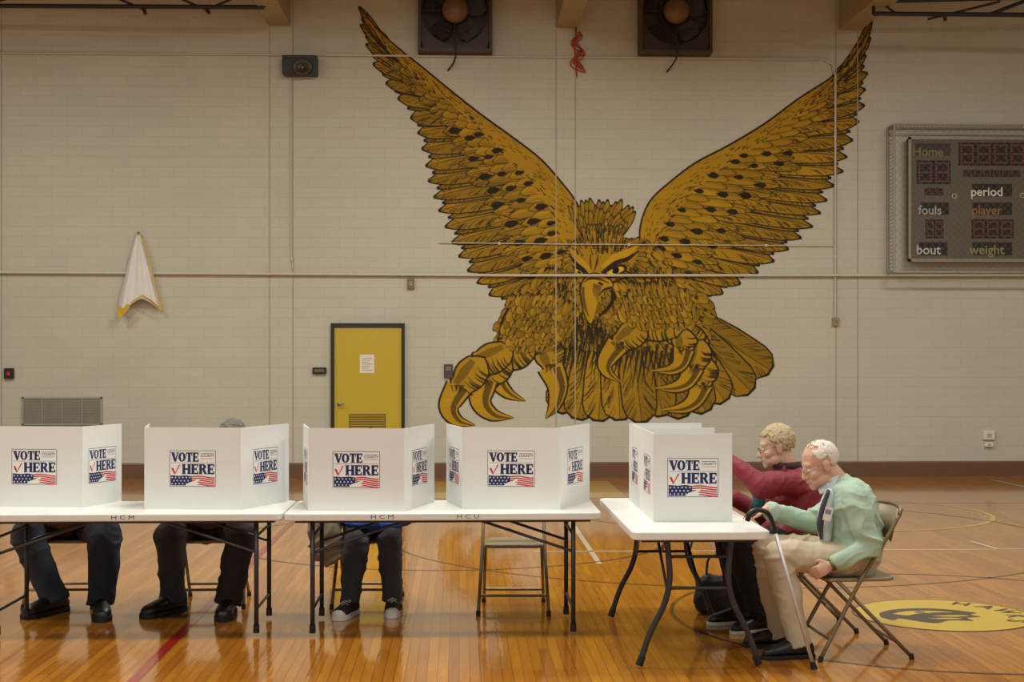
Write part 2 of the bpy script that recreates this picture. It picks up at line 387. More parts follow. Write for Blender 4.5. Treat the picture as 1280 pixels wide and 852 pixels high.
for k in range(50):
    x=rg.uniform(768,796); y=rg.uniform(324,352); stroke([(x,y),(x+7,y+6)],[1.8,.3],DARK,.8,clip=True)
stroke([(798,306),(784,316),(768,322),(752,334)],[3,9,9,3],GOLD*1.16)
stroke([(799,313),(785,323),(769,329),(752,341)],[1,5,6,3],DARK)
stroke([(712,310),(720,321),(730,331),(738,341)],[2,7,8,3],GOLD*1.14)
stroke([(711,317),(719,328),(729,337),(737,345)],[1,4,5,3],DARK)
fill(cat2([(754,342),(764,334),(779,330),(784,336),(774,345),(762,347),(754,342)],4),DARK); fill(cat2([(758,341),(766,336),(777,333),(780,337),(772,342),(763,344),(758,341)],4),GOLD*1.38)
fill(cat2([(766,336),(772,334),(774,338),(771,342),(766,341),(766,336)],4),DARK*.4)
fill(cat2([(715,331),(723,334),(730,340),(729,346),(720,343),(715,331)],4),DARK); fill(cat2([(719,335),(724,338),(728,341),(726,344),(720,341),(719,335)],4),GOLD*1.35); fill(cat2([(722,338),(726,340),(726,342),(722,341),(722,338)],3),DARK*.4)
stroke([(748,318),(746,328),(743,338)],[1,3,1],DARK,.8); stroke([(738,318),(738,328),(739,336)],[1,2,1],DARK,.8)
stroke([(784,345),(774,350),(762,354)],[1,3,4],DARK,.9)
bk=cat2([(728,353),(734,345),(744,342),(756,346),(764,352),(765,359),(756,364),(749,372),(746,383),(743,395),(738,404),(732,395),(728,380),(726,365),(728,353)],4)
fill([((x-745)*1.09+745,(y-374)*1.05+374) for x,y in bk],DARK); fill(bk,GOLD*1.12)
stroke([(729,353),(738,348),(750,349),(762,354)],[1,3,3,1],DARK,.7)
stroke([(729,358),(729,376),(736,396)],[3,6,1],DARK,.55); stroke([(765,359),(755,362),(748,370)],[3,3,.5],DARK); stroke([(748,353),(754,356)],[3.5,2.5],DARK)
for k in range(12): stroke([(742+k*.9,354+k*.3),(741+k*.5,366+k)],[1.0,.3],DARK,.5,clip=True)
stroke([(764,362),(767,370),(760,384),(749,396)],[4,7,6,1],DARK); stroke([(762,367),(762,375),(756,386)],[2,3,1],GOLD*.8)
def seg(c0,c1,w0,w1):
    c0=np.array(c0,float);c1=np.array(c1,float); d=c1-c0; L=np.linalg.norm(d); d/=L; n=np.array([-d[1],d[0]])
    t=np.linspace(0,1,9); wv=(w0*(1-t)+w1*t)/2*(.78+.22*np.sin(np.pi*np.clip(t*1.15,0,1)))
    C=c0+np.outer(t,c1-c0); pts=np.concatenate([C+n*wv[:,None],[c1+d*w1*.28],(C-n*wv[:,None])[::-1],[c0-d*w0*.28]])
    ctr=pts.mean(0); 
    big=pts+(pts-ctr)/np.linalg.norm(pts-ctr,axis=1)[:,None]*2.2
    fill(cat2([tuple(p) for p in big]+[tuple(big[0])],2),DARK); fill(cat2([tuple(p) for p in pts]+[tuple(pts[0])],2),GOLD*1.03)
    for k in range(int(L/3)+2):
        s=rg.uniform(0,1); ww=(w0*(1-s)+w1*s)/2; c=c0+(c1-c0)*s
        stroke([c-n*ww,c-n*ww*.5+d*2,c+n*ww*rg.uniform(-.4,.2)+d*1],[2.2,1.4,.3],DARK,.75,n=2,clip=True)
    stroke([c0+n*w0*.22,(c0+c1)/2+n*(w0+w1)*.11,c1+n*w1*.2],[w0*.2,w0*.3,w1*.2],DARK,.35,clip=True,n=2)
def toe(pts,ws,claw,cw):
    for i in range(len(pts)-1): seg(pts[i],pts[i+1],ws[i],ws[i+1])
    stroke(claw,[w_+4.5 for w_ in cw[:-1]]+[1.5],DARK); stroke(claw,cw,GOLD*1.1)
    stroke([(x+cw[i]*.24,y+1) for i,(x,y) in enumerate(claw)],[c_*.30 for c_ in cw],DARK,.6,clip=True)
    c=claw[0]
    for k in range(7): stroke([(c[0]+rg.uniform(-10,10),c[1]-3),(c[0]+rg.uniform(-9,9),c[1]+rg.uniform(4,10))],[2.0,.3],DARK,.8,clip=True)
toe([(662,424),(684,434),(692,456)],[36,38,34],[(688,458),(697,482),(693,506),(682,523)],[31,24,14,1])
toe([(672,424),(642,432),(626,450)],[36,38,32],[(624,450),(622,474),(635,491),(657,501)],[28,21,12,1])
toe([(660,432),(628,450),(606,474)],[38,42,36],[(604,476),(601,502),(616,518),(642,522)],[33,24,14,1])
toe([(632,440),(598,456),(575,484)],[34,40,36],[(573,484),(561,508),(571,525),(594,531)],[31,23,13,1])
plumage([(640,375),(668,368),(705,380),(714,410),(694,430),(655,434),(628,424)],lambda x,y:(-.6,1),L=19,wd=11,step=8,sh=.97)
toe([(866,430),(884,456),(878,478)],[28,32,28],[(877,480),(868,500),(852,510),(826,512)],[27,19,12,1])
toe([(856,414),(876,434),(868,458)],[30,33,28],[(867,458),(858,476),(843,484),(818,485)],[26,19,12,1])
toe([(838,410),(856,420),(855,436)],[32,32,28],[(855,436),(850,454),(838,462),(815,463)],[25,18,11,1])
toe([(846,406),(800,410),(774,430)],[34,36,30],[(772,430),(757,452),(760,466),(776,477)],[27,19,11,1])
plumage([(790,362),(830,355),(866,378),(868,402),(830,410),(795,404),(775,392)],lambda x,y:(.2,1),L=19,wd=11,step=8,sh=1.0)
h2,w2=IH//2,IW//2
A=al[:h2*2,:w2*2].reshape(h2,2,w2,2).mean((1,3)); C3=(img*al[...,None])[:h2*2,:w2*2].reshape(h2,2,w2,2,3).mean((1,3))/np.maximum(A,1e-4)[...,None]
del img,al
sR=C3/255.0; linC=np.where(sR<=0.04045,sR/12.92,((np.maximum(sR,0)+.055)/1.055)**2.4)
step=2.0/K
px=X0+(np.arange(w2)+.5)*step; py=Y0+(np.arange(h2)+.5)*step
PX,PY=np.meshgrid(px,py); U=(PX-640)/FOC; T=(D-0.003)/(math.cos(TH)-U*math.sin(TH))
WX=T*(math.sin(TH)+U*math.cos(TH)); WY=T*(math.cos(TH)-U*math.sin(TH)); WZ=CH+T*(HZ-PY)/FOC
idx=np.arange(h2*w2).reshape(h2,w2); nz_=A>0.02
fm=nz_[:-1,:-1]|nz_[1:,:-1]|nz_[:-1,1:]|nz_[1:,1:]
quads=np.stack([idx[:-1,:-1],idx[1:,:-1],idx[1:,1:],idx[:-1,1:]],-1)[fm]
used=np.zeros(h2*w2,bool); used[quads.ravel()]=True; remap=np.cumsum(used)-1; quads=remap[quads]
org=V((float(W(765,300).x),D-0.003,3.0))
vv=np.stack([WX.ravel(),WY.ravel(),WZ.ravel()],1)[used]-np.array(org)
me=bpy.data.meshes.new('hawk_mural'); me.from_pydata(vv.tolist(),[],quads.tolist())
ca=me.color_attributes.new('paint','FLOAT_COLOR','POINT')
cc=np.concatenate([linC.reshape(-1,3)[used],A.reshape(-1,1)[used]],1).astype(np.float32); ca.data.foreach_set('color',cc.ravel())
mural=bpy.data.objects.new('hawk_mural',me); mural.location=org; link(mural)
info(mural,'large gold and black swooping hawk mural painted on block wall','wall mural')
mm=bpy.data.materials.new('mural_paint'); mm.use_nodes=True; nt=mm.node_tree; b=nt.nodes['Principled BSDF']
geo,cb,br=brick_nodes(nt); br.inputs['Color1'].default_value=(1,1,1,1); br.inputs['Color2'].default_value=(.95,.95,.95,1); br.inputs['Mortar'].default_value=(.86,.86,.86,1)
at=nt.nodes.new('ShaderNodeAttribute'); at.attribute_name='paint'
mu=nt.nodes.new('ShaderNodeVectorMath'); mu.operation='MULTIPLY'; nt.links.new(at.outputs['Color'],mu.inputs[0]); nt.links.new(br.outputs['Color'],mu.inputs[1])
nz=nt.nodes.new('ShaderNodeTexNoise'); nz.inputs['Scale'].default_value=1.6; nz.inputs['Detail'].default_value=6; nt.links.new(geo.outputs['Position'],nz.inputs['Vector'])
rp=nt.nodes.new('ShaderNodeMapRange'); rp.inputs[3].default_value=.8; rp.inputs[4].default_value=1.2; nt.links.new(nz.outputs['Fac'],rp.inputs[0])
m2=nt.nodes.new('ShaderNodeVectorMath'); m2.operation='SCALE'; nt.links.new(mu.outputs[0],m2.inputs[0]); nt.links.new(rp.outputs[0],m2.inputs['Scale'])
nt.links.new(m2.outputs[0],b.inputs['Base Color']); nt.links.new(at.outputs['Alpha'],b.inputs['Alpha']); b.inputs['Roughness'].default_value=.7; b.inputs['Specular IOR Level'].default_value=.25
me.materials.append(mm)

# ---------------- wall things
def wbox(bm,x0,y0,x1,y1,o0,o1,m=0):
    a=W(x0,y1,0); b=W(x1,y0,0)
    box(bm,((a.x+b.x)/2,D-(o0+o1)/2,(a.z+b.z)/2),(b.x-a.x,o1-o0,b.z-a.z),m)
blk=mat('black_paint',(24,23,22),.5); 
a=W(414,597); b=W(506,404); dx0,dx1,dz1=a.x,b.x,b.z
base=V(((dx0+dx1)/2,D,0)); door=empty('door_1',base); info(door,kind='structure')
bm=bmesh.new(); fw=.04
box(bm,(dx0+fw/2,D-.03,dz1/2),(fw,.08,dz1)); box(bm,(dx1-fw/2,D-.03,dz1/2),(fw,.08,dz1)); box(bm,((dx0+dx1)/2,D-.03,dz1-fw/2),(dx1-dx0-2*fw,.08,fw))
mk('door_frame',bm,blk,door,base)
bm=bmesh.new(); box(bm,((dx0+dx1)/2,D-.012,dz1/2-.02),(dx1-dx0-2*fw-.006,.04,dz1-fw-.05)); mk('door_leaf',bm,mat('door_yellow',(192,166,40),.45,var=.05),door,base,bevel=.003)
bm=bmesh.new(); q0=W(438,532); q1=W(481,516)
for k in range(9):
    z=q0.z-.12+k*.032; box(bm,((q0.x+q1.x)/2,D-.04,z),(q1.x-q0.x,.02,.014))
box(bm,((q0.x+q1.x)/2,D-.036,q0.z),(q1.x-q0.x+.03,.008,.33),1)
mk('door_louver',bm,[mat('louver_yellow',(176,148,40),.5),mat('louver_dark',(120,98,24),.6)],door,base)
bm=bmesh.new(); tube(bm,[W(424,505,.03),W(424,505,.09),W(430,505,.1)],.012,10,sm=4); ball(bm,W(424,505,.035),(.03,.01,.03)); mk('door_handle',bm,mat('steel',(150,148,140),.3,.9),door,base,smooth=True)
bm=bmesh.new(); wbox(bm,450,443,468,466,.034,.036); 
for k in range(7): wbox(bm,452.5,447+k*2.5,465.5-(k%3)*2,447.8+k*2.5,.036,.0365,1)
info(mk('paper_notice',bm,[mat('paper_white',(226,220,206),.8,var=.03),mat('print_grey',(150,145,135),.8)],None,W(459,455,.034)),'small white printed paper notice taped to yellow door','notice')
def device(name,x0,y0,x1,y1,c,label,cat,dep=.05,face=(200,30,30),fx=None):
    o=W((x0+x1)/2,y1,0); bm=bmesh.new(); wbox(bm,x0,y0,x1,y1,-.004,dep)
    e=mk(name,bm,mat(name+'_body',c,.5),None,o,bevel=.006); info(e,label,cat)
    bm=bmesh.new(); fx=fx or (x0+(x1-x0)*.3,y0+(y1-y0)*.3,x1-(x1-x0)*.3,y1-(y1-y0)*.3); wbox(bm,*fx,dep,dep+.008); mk('face_plate',bm,mat(name+'_face',face,.5),e,o); return e
device('exit_light_box',391,459,408,467,(28,26,24),'small black sign box beside the yellow door','sign box',face=(96,90,78),fx=(393,461,406,465))
device('key_switch',555,455,566,472,(72,68,58),'dark grey metal switch box on wall by door','switch box',face=(120,114,96),fx=(557.5,458,563.5,463))
device('thermostat',509,348,518,361,(120,106,72),'small tan thermostat on block wall','thermostat',face=(150,138,104))
device('fire_alarm_pull',6,460,18,473,(26,22,22),'small black fire alarm with red centre','fire alarm',face=(170,40,36),fx=(10,464,14,469))
device('junction_box',1040,397,1048,407,(150,136,104),'small tan junction box at the conduit end','junction box',face=(130,118,90))
device('wall_outlet',1228,538,1242,549,(222,216,200),'small white wall outlet box near the floor','outlet',face=(180,170,150))
device('wall_outlet',1230,552,1240,558,(206,196,176),'small cream outlet cover low on block wall','outlet',face=(170,160,140))
o=W(78,531); bm=bmesh.new(); wbox(bm,28,496,128,531,0,.015,1)
for x0,y0,x1,y1 in((28,496,128,498),(28,529,128,531),(28,496,30,531),(126,496,128,531)): wbox(bm,x0,y0,x1,y1,.015,.03)
for k in range(22): wbox(bm,30,498.6+k*1.4,126,499.3+k*1.4,.015,.024)
for k in range(1,4): wbox(bm,28+25*k-.4,498,28+25*k+.4,529,.015,.028)
info(mk('air_vent',bm,[mat('vent_paint',(158,156,142),.5),mat('vent_dark',(144,140,126),.7)],None,o),'wide grey metal air return grille low on wall','air vent')
o=W(376,84); sp=empty('wall_speaker',o); info(sp,'black metal horn loudspeaker box mounted high on wall','loudspeaker')
bm=bmesh.new(); wbox(bm,355,73,398,96,.0,.22); mk('speaker_case',bm,mat('speaker_black',(34,32,30),.45),sp,o,bevel=.01)
bm=bmesh.new(); c=W(378,84,.225); rr=[(.105,.0),(.11,.03),(.085,.02),(.05,-.0),(.03,-.02)]
loft(bm,[(c+V((0,-dz,0)),V((r_*1.25,0,0)),V((0,0,r_*.95))) for r_,dz in rr],0,24); mk('horn',bm,mat('horn_grey',(66,62,58),.4),sp,o,smooth=True)
bm=bmesh.new(); ball(bm,W(378,84,.245),(.03,.03,.03)); mk('horn_driver',bm,mat('brass',(130,110,80),.4,.6),sp,o,smooth=True)
def fan(x0,x1,yb,cx,cy):
    o=W(cx,cy); e=empty('exhaust_fan',o); info(e,'square dark brown exhaust fan with round motor high on wall','exhaust fan',group='exhaust fans on the gym wall')
    a=W(x0,yb); b=W(x1,yb); xc=(a.x+b.x)/2; s=b.x-a.x; zc=W(cx,cy).z; zt=2*zc-a.z
    bm=bmesh.new(); t=.04; hh=zt-a.z
    box(bm,(xc,D-.12,a.z+t/2),(s,.24,t)); box(bm,(xc,D-.12,zt-t/2),(s,.24,t)); box(bm,(a.x+t/2,D-.12,zc),(t,.24,hh-2*t)); box(bm,(b.x-t/2,D-.12,zc),(t,.24,hh-2*t)); box(bm,(xc,D-.01,zc),(s,.02,hh))
    mk('fan_housing',bm,mat('fan_brown',(72,60,44),.6),e,o)
    bm=bmesh.new(); n=36; R0=s*.45
    outer=[];inner=[]
    for i in range(n):
        an=2*math.pi*i/n; c_,s_=math.cos(an),math.sin(an); k=min((s/2-t)/max(abs(c_),1e-6),(hh/2-t)/max(abs(s_),1e-6))
        outer.append(bm.verts.new((xc+c_*k,D-.19,zc+s_*k))); inner.append(bm.verts.new((xc+c_*R0,D-.19,zc+s_*R0)))
    for i in range(n): bm.faces.new([outer[i],outer[(i+1)%n],inner[(i+1)%n],inner[i]])
    back=[bm.verts.new((v.co.x,D-.03,v.co.z)) for v in inner]
    for i in range(n): bm.faces.new([inner[i],inner[(i+1)%n],back[(i+1)%n],back[i]])
    mk('fan_shroud',bm,mat('fan_shroud_brown',(58,48,36),.55),e,o)
    mc=V((xc,D-.15,zc+.0))
    for k in range(5):
        bm=bmesh.new(); an=k*2*math.pi/5+.3; d=V((math.cos(an),0,math.sin(an))); n_=V((-math.sin(an),0,math.cos(an)))
        pts=[]
        for (rr_,w_,tw) in((.08,.05,.03),(.2,.11,.035),(.33,.14,.03),(R0*.93,.10,.025)):
            c0=mc+d*rr_; pts.append((c0-n_*w_+V((0,tw,0)),c0+n_*w_-V((0,tw,0))))
        vs=[(bm.verts.new(p),bm.verts.new(q)) for p,q in pts]
        for i in range(3): bm.faces.new([vs[i][0],vs[i][1],vs[i+1][1],vs[i+1][0]])
        ob=mk('fan_blade',bm,mat('blade_dark',(30,26,22),.5),e,o); sd=ob.modifiers.new('s','SOLIDIFY'); sd.thickness=.006
    bm=bmesh.new(); ball(bm,V((xc,D-.26,zc)),(.18,.13,.18),sub=3); mk('fan_motor',bm,mat('motor_tan',(116,88,56),.4,var=.1),e,o,smooth=True)
    bm=bmesh.new()
    for rr_ in (.22,.3,R0): 
        pts=[(xc+math.cos(q)*rr_,D-.225,zc+math.sin(q)*rr_) for q in np.linspace(0,2*math.pi,33)]; tube(bm,pts,.004,6)
    for q in np.linspace(0,2*math.pi,13)[:-1]: tube(bm,[(xc+math.cos(q)*.15,D-.23,zc+math.sin(q)*.15),(xc+math.cos(q)*R0,D-.22,zc+math.sin(q)*R0)],.004,6)
    mk('fan_guard',bm,mat('guard_wire',(70,58,44),.4,.5),e,o)
    bm=bmesh.new(); tube(bm,[(xc,D-.24,zc-.16),(xc-.01,D-.25,zc-.3),(xc+.01,D-.26,a.z-.02),(xc-.02,D-.1,a.z-.12),(xc-.1,D-.02,a.z-.22)],.012,8,sm=5); mk('power_cord',bm,mat('cord_dark',(42,38,34),.6),e,o,smooth=True)
fan(523,615,68,569,18); fan(797,887,70,843,19)
bm=bmesh.new(); pts=[]
for i in range(150):
    t=i/150; an=t*2*math.pi*9; pts.append(W(722+math.cos(an)*(3+6*t)+math.sin(t*17)*1.5,38+50*abs(((t*4.5)%2)-1)*.9+8*t+math.sin(an)*3,.05+.02*math.sin(an*1.3)))
tube(bm,pts,.009,6); tube(bm,[W(720,34,.02),W(720,40,.05),W(718,60,.05),W(721,96,.05)],.01,6)
info(mk('extension_cord',bm,mat('cord_red',(172,58,34),.5),None,W(722,60),smooth=True),'tangled red extension cord hanging high on wall','cord')
# flag
o=W(174,340,.03); e=empty('corner_flag',o); info(e,'white flag with yellow border hanging folded on wall','flag')
def fp(x,y,of): return W(x,y,of+.01)
rows=[[(171.5+j*.5,292,.05) for j in range(7)],
[(167,303,.06),(169,304,.10),(171,304,.06),(173,303,.11),(175,304,.07),(177,303,.10),(178.5,303,.05)],
[(162,322,.06),(165,324,.15),(169,323,.07),(174,322,.15),(178,323,.07),(181,321,.12),(184,321,.05)],
[(156,346,.06),(160,350,.18),(167,348,.08),(174,346,.18),(181,345,.08),(186,346,.14),(191,345,.05)],
[(150,370,.06),(155,376,.21),(165,371,.09),(176,365,.19),(185,366,.08),(191,369,.15),(197,369,.05)],
[(147,387,.06),(152,392,.22),(161,382,.09),(176,371,.20),(186,377,.08),(195,383,.15),(202.5,388,.05)]]
bm=bmesh.new(); vr=[[bm.verts.new(fp(*p)) for p in r] for r in rows]
for i in range(5):
    for j in range(6): bm.faces.new([vr[i][j],vr[i+1][j],vr[i+1][j+1],vr[i][j+1]])
ob=mk('flag_cloth',bm,mat('flag_white',(222,220,212),.8,var=.04),e,o,smooth=True); s=ob.modifiers.new('u','SUBSURF'); s.levels=s.render_levels=2
bm=bmesh.new()
def ribbon(bm,L,w):
    A_=[bm.verts.new(fp(x,y,.12)) for x,y in L]; B_=[bm.verts.new(fp(x+w,y,.12)) for x,y in L]
    for i in range(len(L)-1): bm.faces.new([A_[i],A_[i+1],B_[i+1],B_[i]])
ribbon(bm,[(174,291),(178.5,303),(184.5,322),(191,346),(202,389)],1.6)
ob=mk('flag_border',bm,mat('flag_yellow',(206,166,40),.7),e,o); s=ob.modifiers.new('s','SOLIDIFY'); s.thickness=.006
bm=bmesh.new(); poly(bm,[fp(147.5,382,.2),fp(146.5,390,.2),fp(149,397,.2),fp(156,392,.2),fp(163,383,.2),fp(160,379,.2),fp(154,385,.21)])
ob=mk('flag_corner',bm,mat('flag_yellow',(206,166,40),.7),e,o); s=ob.modifiers.new('s','SOLIDIFY'); s.thickness=.006
bm=bmesh.new(); poly(bm,[fp(163,379,.2),fp(177,370,.2),fp(190,378,.2),fp(203,389,.16),fp(201,385,.16),fp(189,375,.2),fp(178,368,.2),fp(163,377,.2)])
ob=mk('flag_hem',bm,mat('flag_yellow',(206,166,40),.7),e,o); s=ob.modifiers.new('s','SOLIDIFY'); s.thickness=.006
bm=bmesh.new(); tube(bm,[W(173,291,.0),W(173,291,.09)],.012,8); ball(bm,W(173,291,.1),.018); mk('flag_hook',bm,mat('hook_brass',(150,120,60),.4,.7),e,o)

# scoreboard
o=W(1225,330); e=empty('scoreboard',o); info(e,'grey-brown gym scoreboard with unlit digits behind protective wire cage','scoreboard')
bm=bmesh.new(); wbox(bm,1131,176,1336,326,.06,.2); mk('scoreboard_panel',bm,mat('score_brown',(96,90,76),.65,var=.05),e,o,bevel=.01)
bm=bmesh.new()
for x0,y0,x1,y1 in((1130,174,1337,177),(1130,325,1337,328),(1130,174,1133,328),(1334,174,1337,328)): wbox(bm,x0,y0,x1,y1,.18,.215)
mk('panel_trim',bm,mat('score_trim',(150,142,126),.5,.2),e,o)
def digits(x0,y0,x1,y1,n):
    bm=bmesh.new(); wbox(bm,x0,y0,x1,y1,.2,.206); wd=(x1-x0)/n
    for k in range(n):
        for i in range(5):
            for j in range(7):
                if 0<i<4 and j in(1,2,4,5): continue
                cx=x0+wd*k+wd*(.16+.17*i); cy=y0+(y1-y0)*(.12+.127*j)
                wbox(bm,cx-wd*.06,cy-(y1-y0)*.045,cx+wd*.06,cy+(y1-y0)*.045,.206,.21,1)
    mk('digit_display',bm,[mat('digit_black',(34,26,22),.7),mat('bulb_dark_red',(112,62,50),.6)],e,o)
digits(1140,203,1182,232,2); digits(1192,181,1275,209,4); digits(1198,215,1268,223,6); digits(1150,237,1173,246,3); digits(1151,276,1173,299,2); digits(1208,276,1260,299,3)
def lab(t,x0,y0,x1,y1,c,bgc=(34,30,26)):
    bm=bmesh.new(); wbox(bm,x0,y0,x1,y1,.2,.205); c0=W((x0+x1)/2,(y0+y1)/2+.5,.208)
    textmesh(bm,t,(W(x0,y0).z-W(x0,y1).z)*1.02,Matrix.Translation(c0)@Matrix.Rotation(math.pi/2,4,'X'),1,bold=.003)
    mk('score_lettering',bm,[mat('lbl_bg_%d'%bgc[0],bgc,.7),mat('lbl_%d_%d'%(c[0],c[1]),c,.6,var=.03)],e,o,recalc=False)
lab('Home',1138,182,1182,197,(128,122,74),(62,58,48)); lab('period',1209,232,1258,247,(225,222,210)); lab('fouls',1145,255,1180,270,(172,170,160)); lab('player',1209,255,1258,270,(150,100,66)); lab('bout',1143,304,1178,320,(190,187,176)); lab('weight',1209,304,1258,320,(142,136,92))
for (cx,cy) in((1193,245),(1278,244)):
    c=W(cx,cy,.21); bm=bmesh.new(); pts=[c+V((math.cos(q)*.03,0,math.sin(q)*.03)) for q in np.linspace(0,2*math.pi,17)]; tube(bm,pts,.006,6)
    mk('indicator_ring',bm,mat('lbl_190_188',(200,198,185),.6),e,o)
bm=bmesh.new(); A0=W(1118,340,.32); B0=W(1348,157,.32)
def rect(off,r):
    pts=[V((A0.x,D-off,A0.z)),V((B0.x,D-off,A0.z)),V((B0.x,D-off,B0.z)),V((A0.x,D-off,B0.z)),V((A0.x,D-off,A0.z))]
    for i in range(4): tube(bm,[pts[i],pts[i+1]],r,8)
rect(.32,.016); rect(.02,.016)
for x in(A0.x,B0.x):
    for z in(A0.z,B0.z): tube(bm,[(x,D-.02,z),(x,D-.32,z)],.015,8)
mk('cage_frame',bm,mat('galvanized_dull',(160,156,144),.5,.3),e,o)
bm=bmesh.new(); wdt=B0.x-A0.x; hgt=B0.z-A0.z; cell=.10; n=int((wdt+hgt)/cell)
def wire(p,q,r=.0014): tube(bm,[p,q],r,4)
for k in range(1,n):
    s=k*cell
    for sg in(0,1):
        x0=max(0,s-hgt); z0=min(s,hgt); x1=min(s,wdt); z1=max(0,s-wdt)
        if sg: wire((A0.x+x0,D-.32,A0.z+z0),(A0.x+x1,D-.32,A0.z+z1))
        else: wire((B0.x-x0,D-.323,A0.z+z0),(B0.x-x1,D-.323,A0.z+z1))
m_=int(hgt/.05)
for k in range(m_): 
    z=A0.z+k*.05; wire((A0.x,D-.02,z),(A0.x,D-.32,z+.05),.003); wire((A0.x,D-.32,z),(A0.x,D-.02,z+.05),.003)
for k in range(int(wdt/.05)):
    x=A0.x+k*.05; wire((x,D-.02,A0.z),(x+.05,D-.32,A0.z),.003); wire((x,D-.32,B0.z),(x+.05,D-.02,B0.z),.003)
info(mk('wire_mesh',bm,mat('wire_grey',(120,116,106),.7,.0),e,o),kind='stuff')
tm=mat('truss_black',(34,31,30),.5)
def truss(segs,label,dist):
    bm=bmesh.new(); o=P(segs[0][0],segs[0][1],dist)
    for x0,y0,x1,y1,r in segs: tube(bm,[P(x0,y0,dist),P(x1,y1,dist+.001)],r,8)
    ob=mk('hoop_support_frame',bm,tm,None,o); info(ob,label,'steel frame')
truss([(-60,7,330,9,.03),(-60,-14,330,-12,.03),(330,-12,330,9,.025),(118,-14,180,12,.016),(180,12,182,18,.025),(196,-14,258,12,.016),(258,12,262,17,.025),(258,12,320,-14,.016),(180,12,120,-14,.016),(-30,8,60,-14,.016)],'black steel pipe frame hanging below the ceiling',18.6)
truss([(1092,17,1340,19,.03),(1092,2,1340,-4,.025),(1092,2,1092,18,.025),(1100,2,1120,17,.016),(1240,17,1300,-6,.025),(1160,24,1250,2,.016),(1180,18,1182,26,.025)],'black braced pipe frame hanging near the scoreboard',18.6)

# ---------------- floor paint
def gline(p,q,wd,c,name='court_line'):
    d=(q-p).normalized(); n=V((-d.y,d.x,0))*wd/2; z=V((0,0,.0012))
    bm=bmesh.new(); poly(bm,[p-n+z,q-n+z,q+n+z,p+n+z]); mk(name,bm,mat('paint_'+'_'.join(map(str,c)),c,.2,var=.08,coat=.5),FL)
def garc(c,r,wd,colr,a0=0,a1=360,z=.0016):
    bm=bmesh.new(); n=96; vs=[]
    for i in range(n+1):
        an=math.radians(a0+(a1-a0)*i/n); d=V((math.cos(an),math.sin(an),0)); vs.append((bm.verts.new(c+d*(r-wd/2)+V((0,0,z))),bm.verts.new(c+d*(r+wd/2)+V((0,0,z)))))
    for i in range(n): bm.faces.new([vs[i][0],vs[i][1],vs[i+1][1],vs[i+1][0]])
    mk('court_arc',bm,mat('paint_'+'_'.join(map(str,colr)),colr,.2,var=.08,coat=.5),FL)
RED=(150,30,24); WHT=(214,202,178); BLK=(84,56,32); YEL=(206,166,44)
a=G(165,852); gline(V((a.x,2,0)),V((a.x,17,0)),.06,RED)
a=G(745,698); gline(V((a.x,11.6,0)),V((a.x,19.0,0)),.045,WHT)
a=G(900,688); gline(V((a.x-1.6,a.y,0)),V((13,a.y,0)),.04,WHT)
gline(G(1236,598.5)+V((0,-.1,0)),G(1290,610),.05,WHT); gline(G(1213,676),G(1248,686),.04,WHT)
gline(V((-12,16.2,0)),V((13,16.2,0)),.03,BLK)
bm=bmesh.new(); a=G(742,622); 
poly(bm,[(a.x-2.0,a.y,.0011),(a.x+.4,a.y,.0011),(a.x+.4,19.2,.0011),(a.x-2.0,19.2,.0011)]); mk('court_key_paint',bm,mat('paint_key',(206,166,44),.2,coat=.5),FL)
garc(G(1050,641),1.55,.06,YEL); garc(G(560,672),2.0,.03,BLK); garc(G(900,668),3.1,.025,BLK)
EC=G(1178,768); EC.z=0
garc(EC,1.75,.028,BLK)
bm=bmesh.new()
def disc(c,rx,ry,z,m,n=48): 
    poly(bm,[c+V((math.cos(2*math.pi*i/n)*rx,math.sin(2*math.pi*i/n)*ry,z)) for i in range(n)],m)
disc(EC,.575,.575,.0018,1); disc(EC,.56,.56,.0022,0)
cc_=EC+V((-.12,-.03,0)); 
def ep(L,m,z): poly(bm,[cc_+V((x,y,z)) for x,y in L],m)
def e2(L,n=5): return [(p.x,p.y) for p in catmull([V((x,y,0)) for x,y in L],n)][:-1]
ep(e2([(-.31,-.06),(-.27,.10),(-.14,.22),(.04,.26),(.2,.22),(.36,.08),(.30,.02),(.34,-.06),(.24,-.10),(.24,-.20),(.10,-.18),(-.02,-.27),(-.12,-.20),(-.20,-.10),(-.26,-.16),(-.31,-.06)]),1,.0026)
ep(e2([(-.20,.06),(-.08,.15),(.08,.16),(.22,.10),(.10,.10),(-.03,.06),(-.12,.0),(-.20,.06)]),0,.003)
disc(cc_+V((.0,.115,0)),.035,.024,.0035,1)
ep(e2([(.02,-.02),(.16,.0),(.28,-.02),(.16,-.06),(.02,-.02)],4),0,.003)
ep(e2([(-.02,-.12),(.10,-.09),(.2,-.12),(.10,-.14),(-.02,-.12)],4),0,.003)
for i,ch in enumerate('HAWKS'):
    an=math.radians(56-i*22); d=V((math.cos(an),math.sin(an),0))
    textmesh(bm,ch,.17,Matrix.Translation(EC+d*.46+V((0,0,.003)))@Matrix.Rotation(an-math.pi/2,4,'Z'),1,bold=.005)
ob=mk('floor_emblem',bm,[mat('emblem_yellow',(214,178,44),.2,var=.05,coat=.5),mat('emblem_black',(46,36,26),.3,coat=.5)],None,EC,recalc=False)
info(ob,'round yellow hawk emblem with black lettering painted on wood floor','floor emblem')

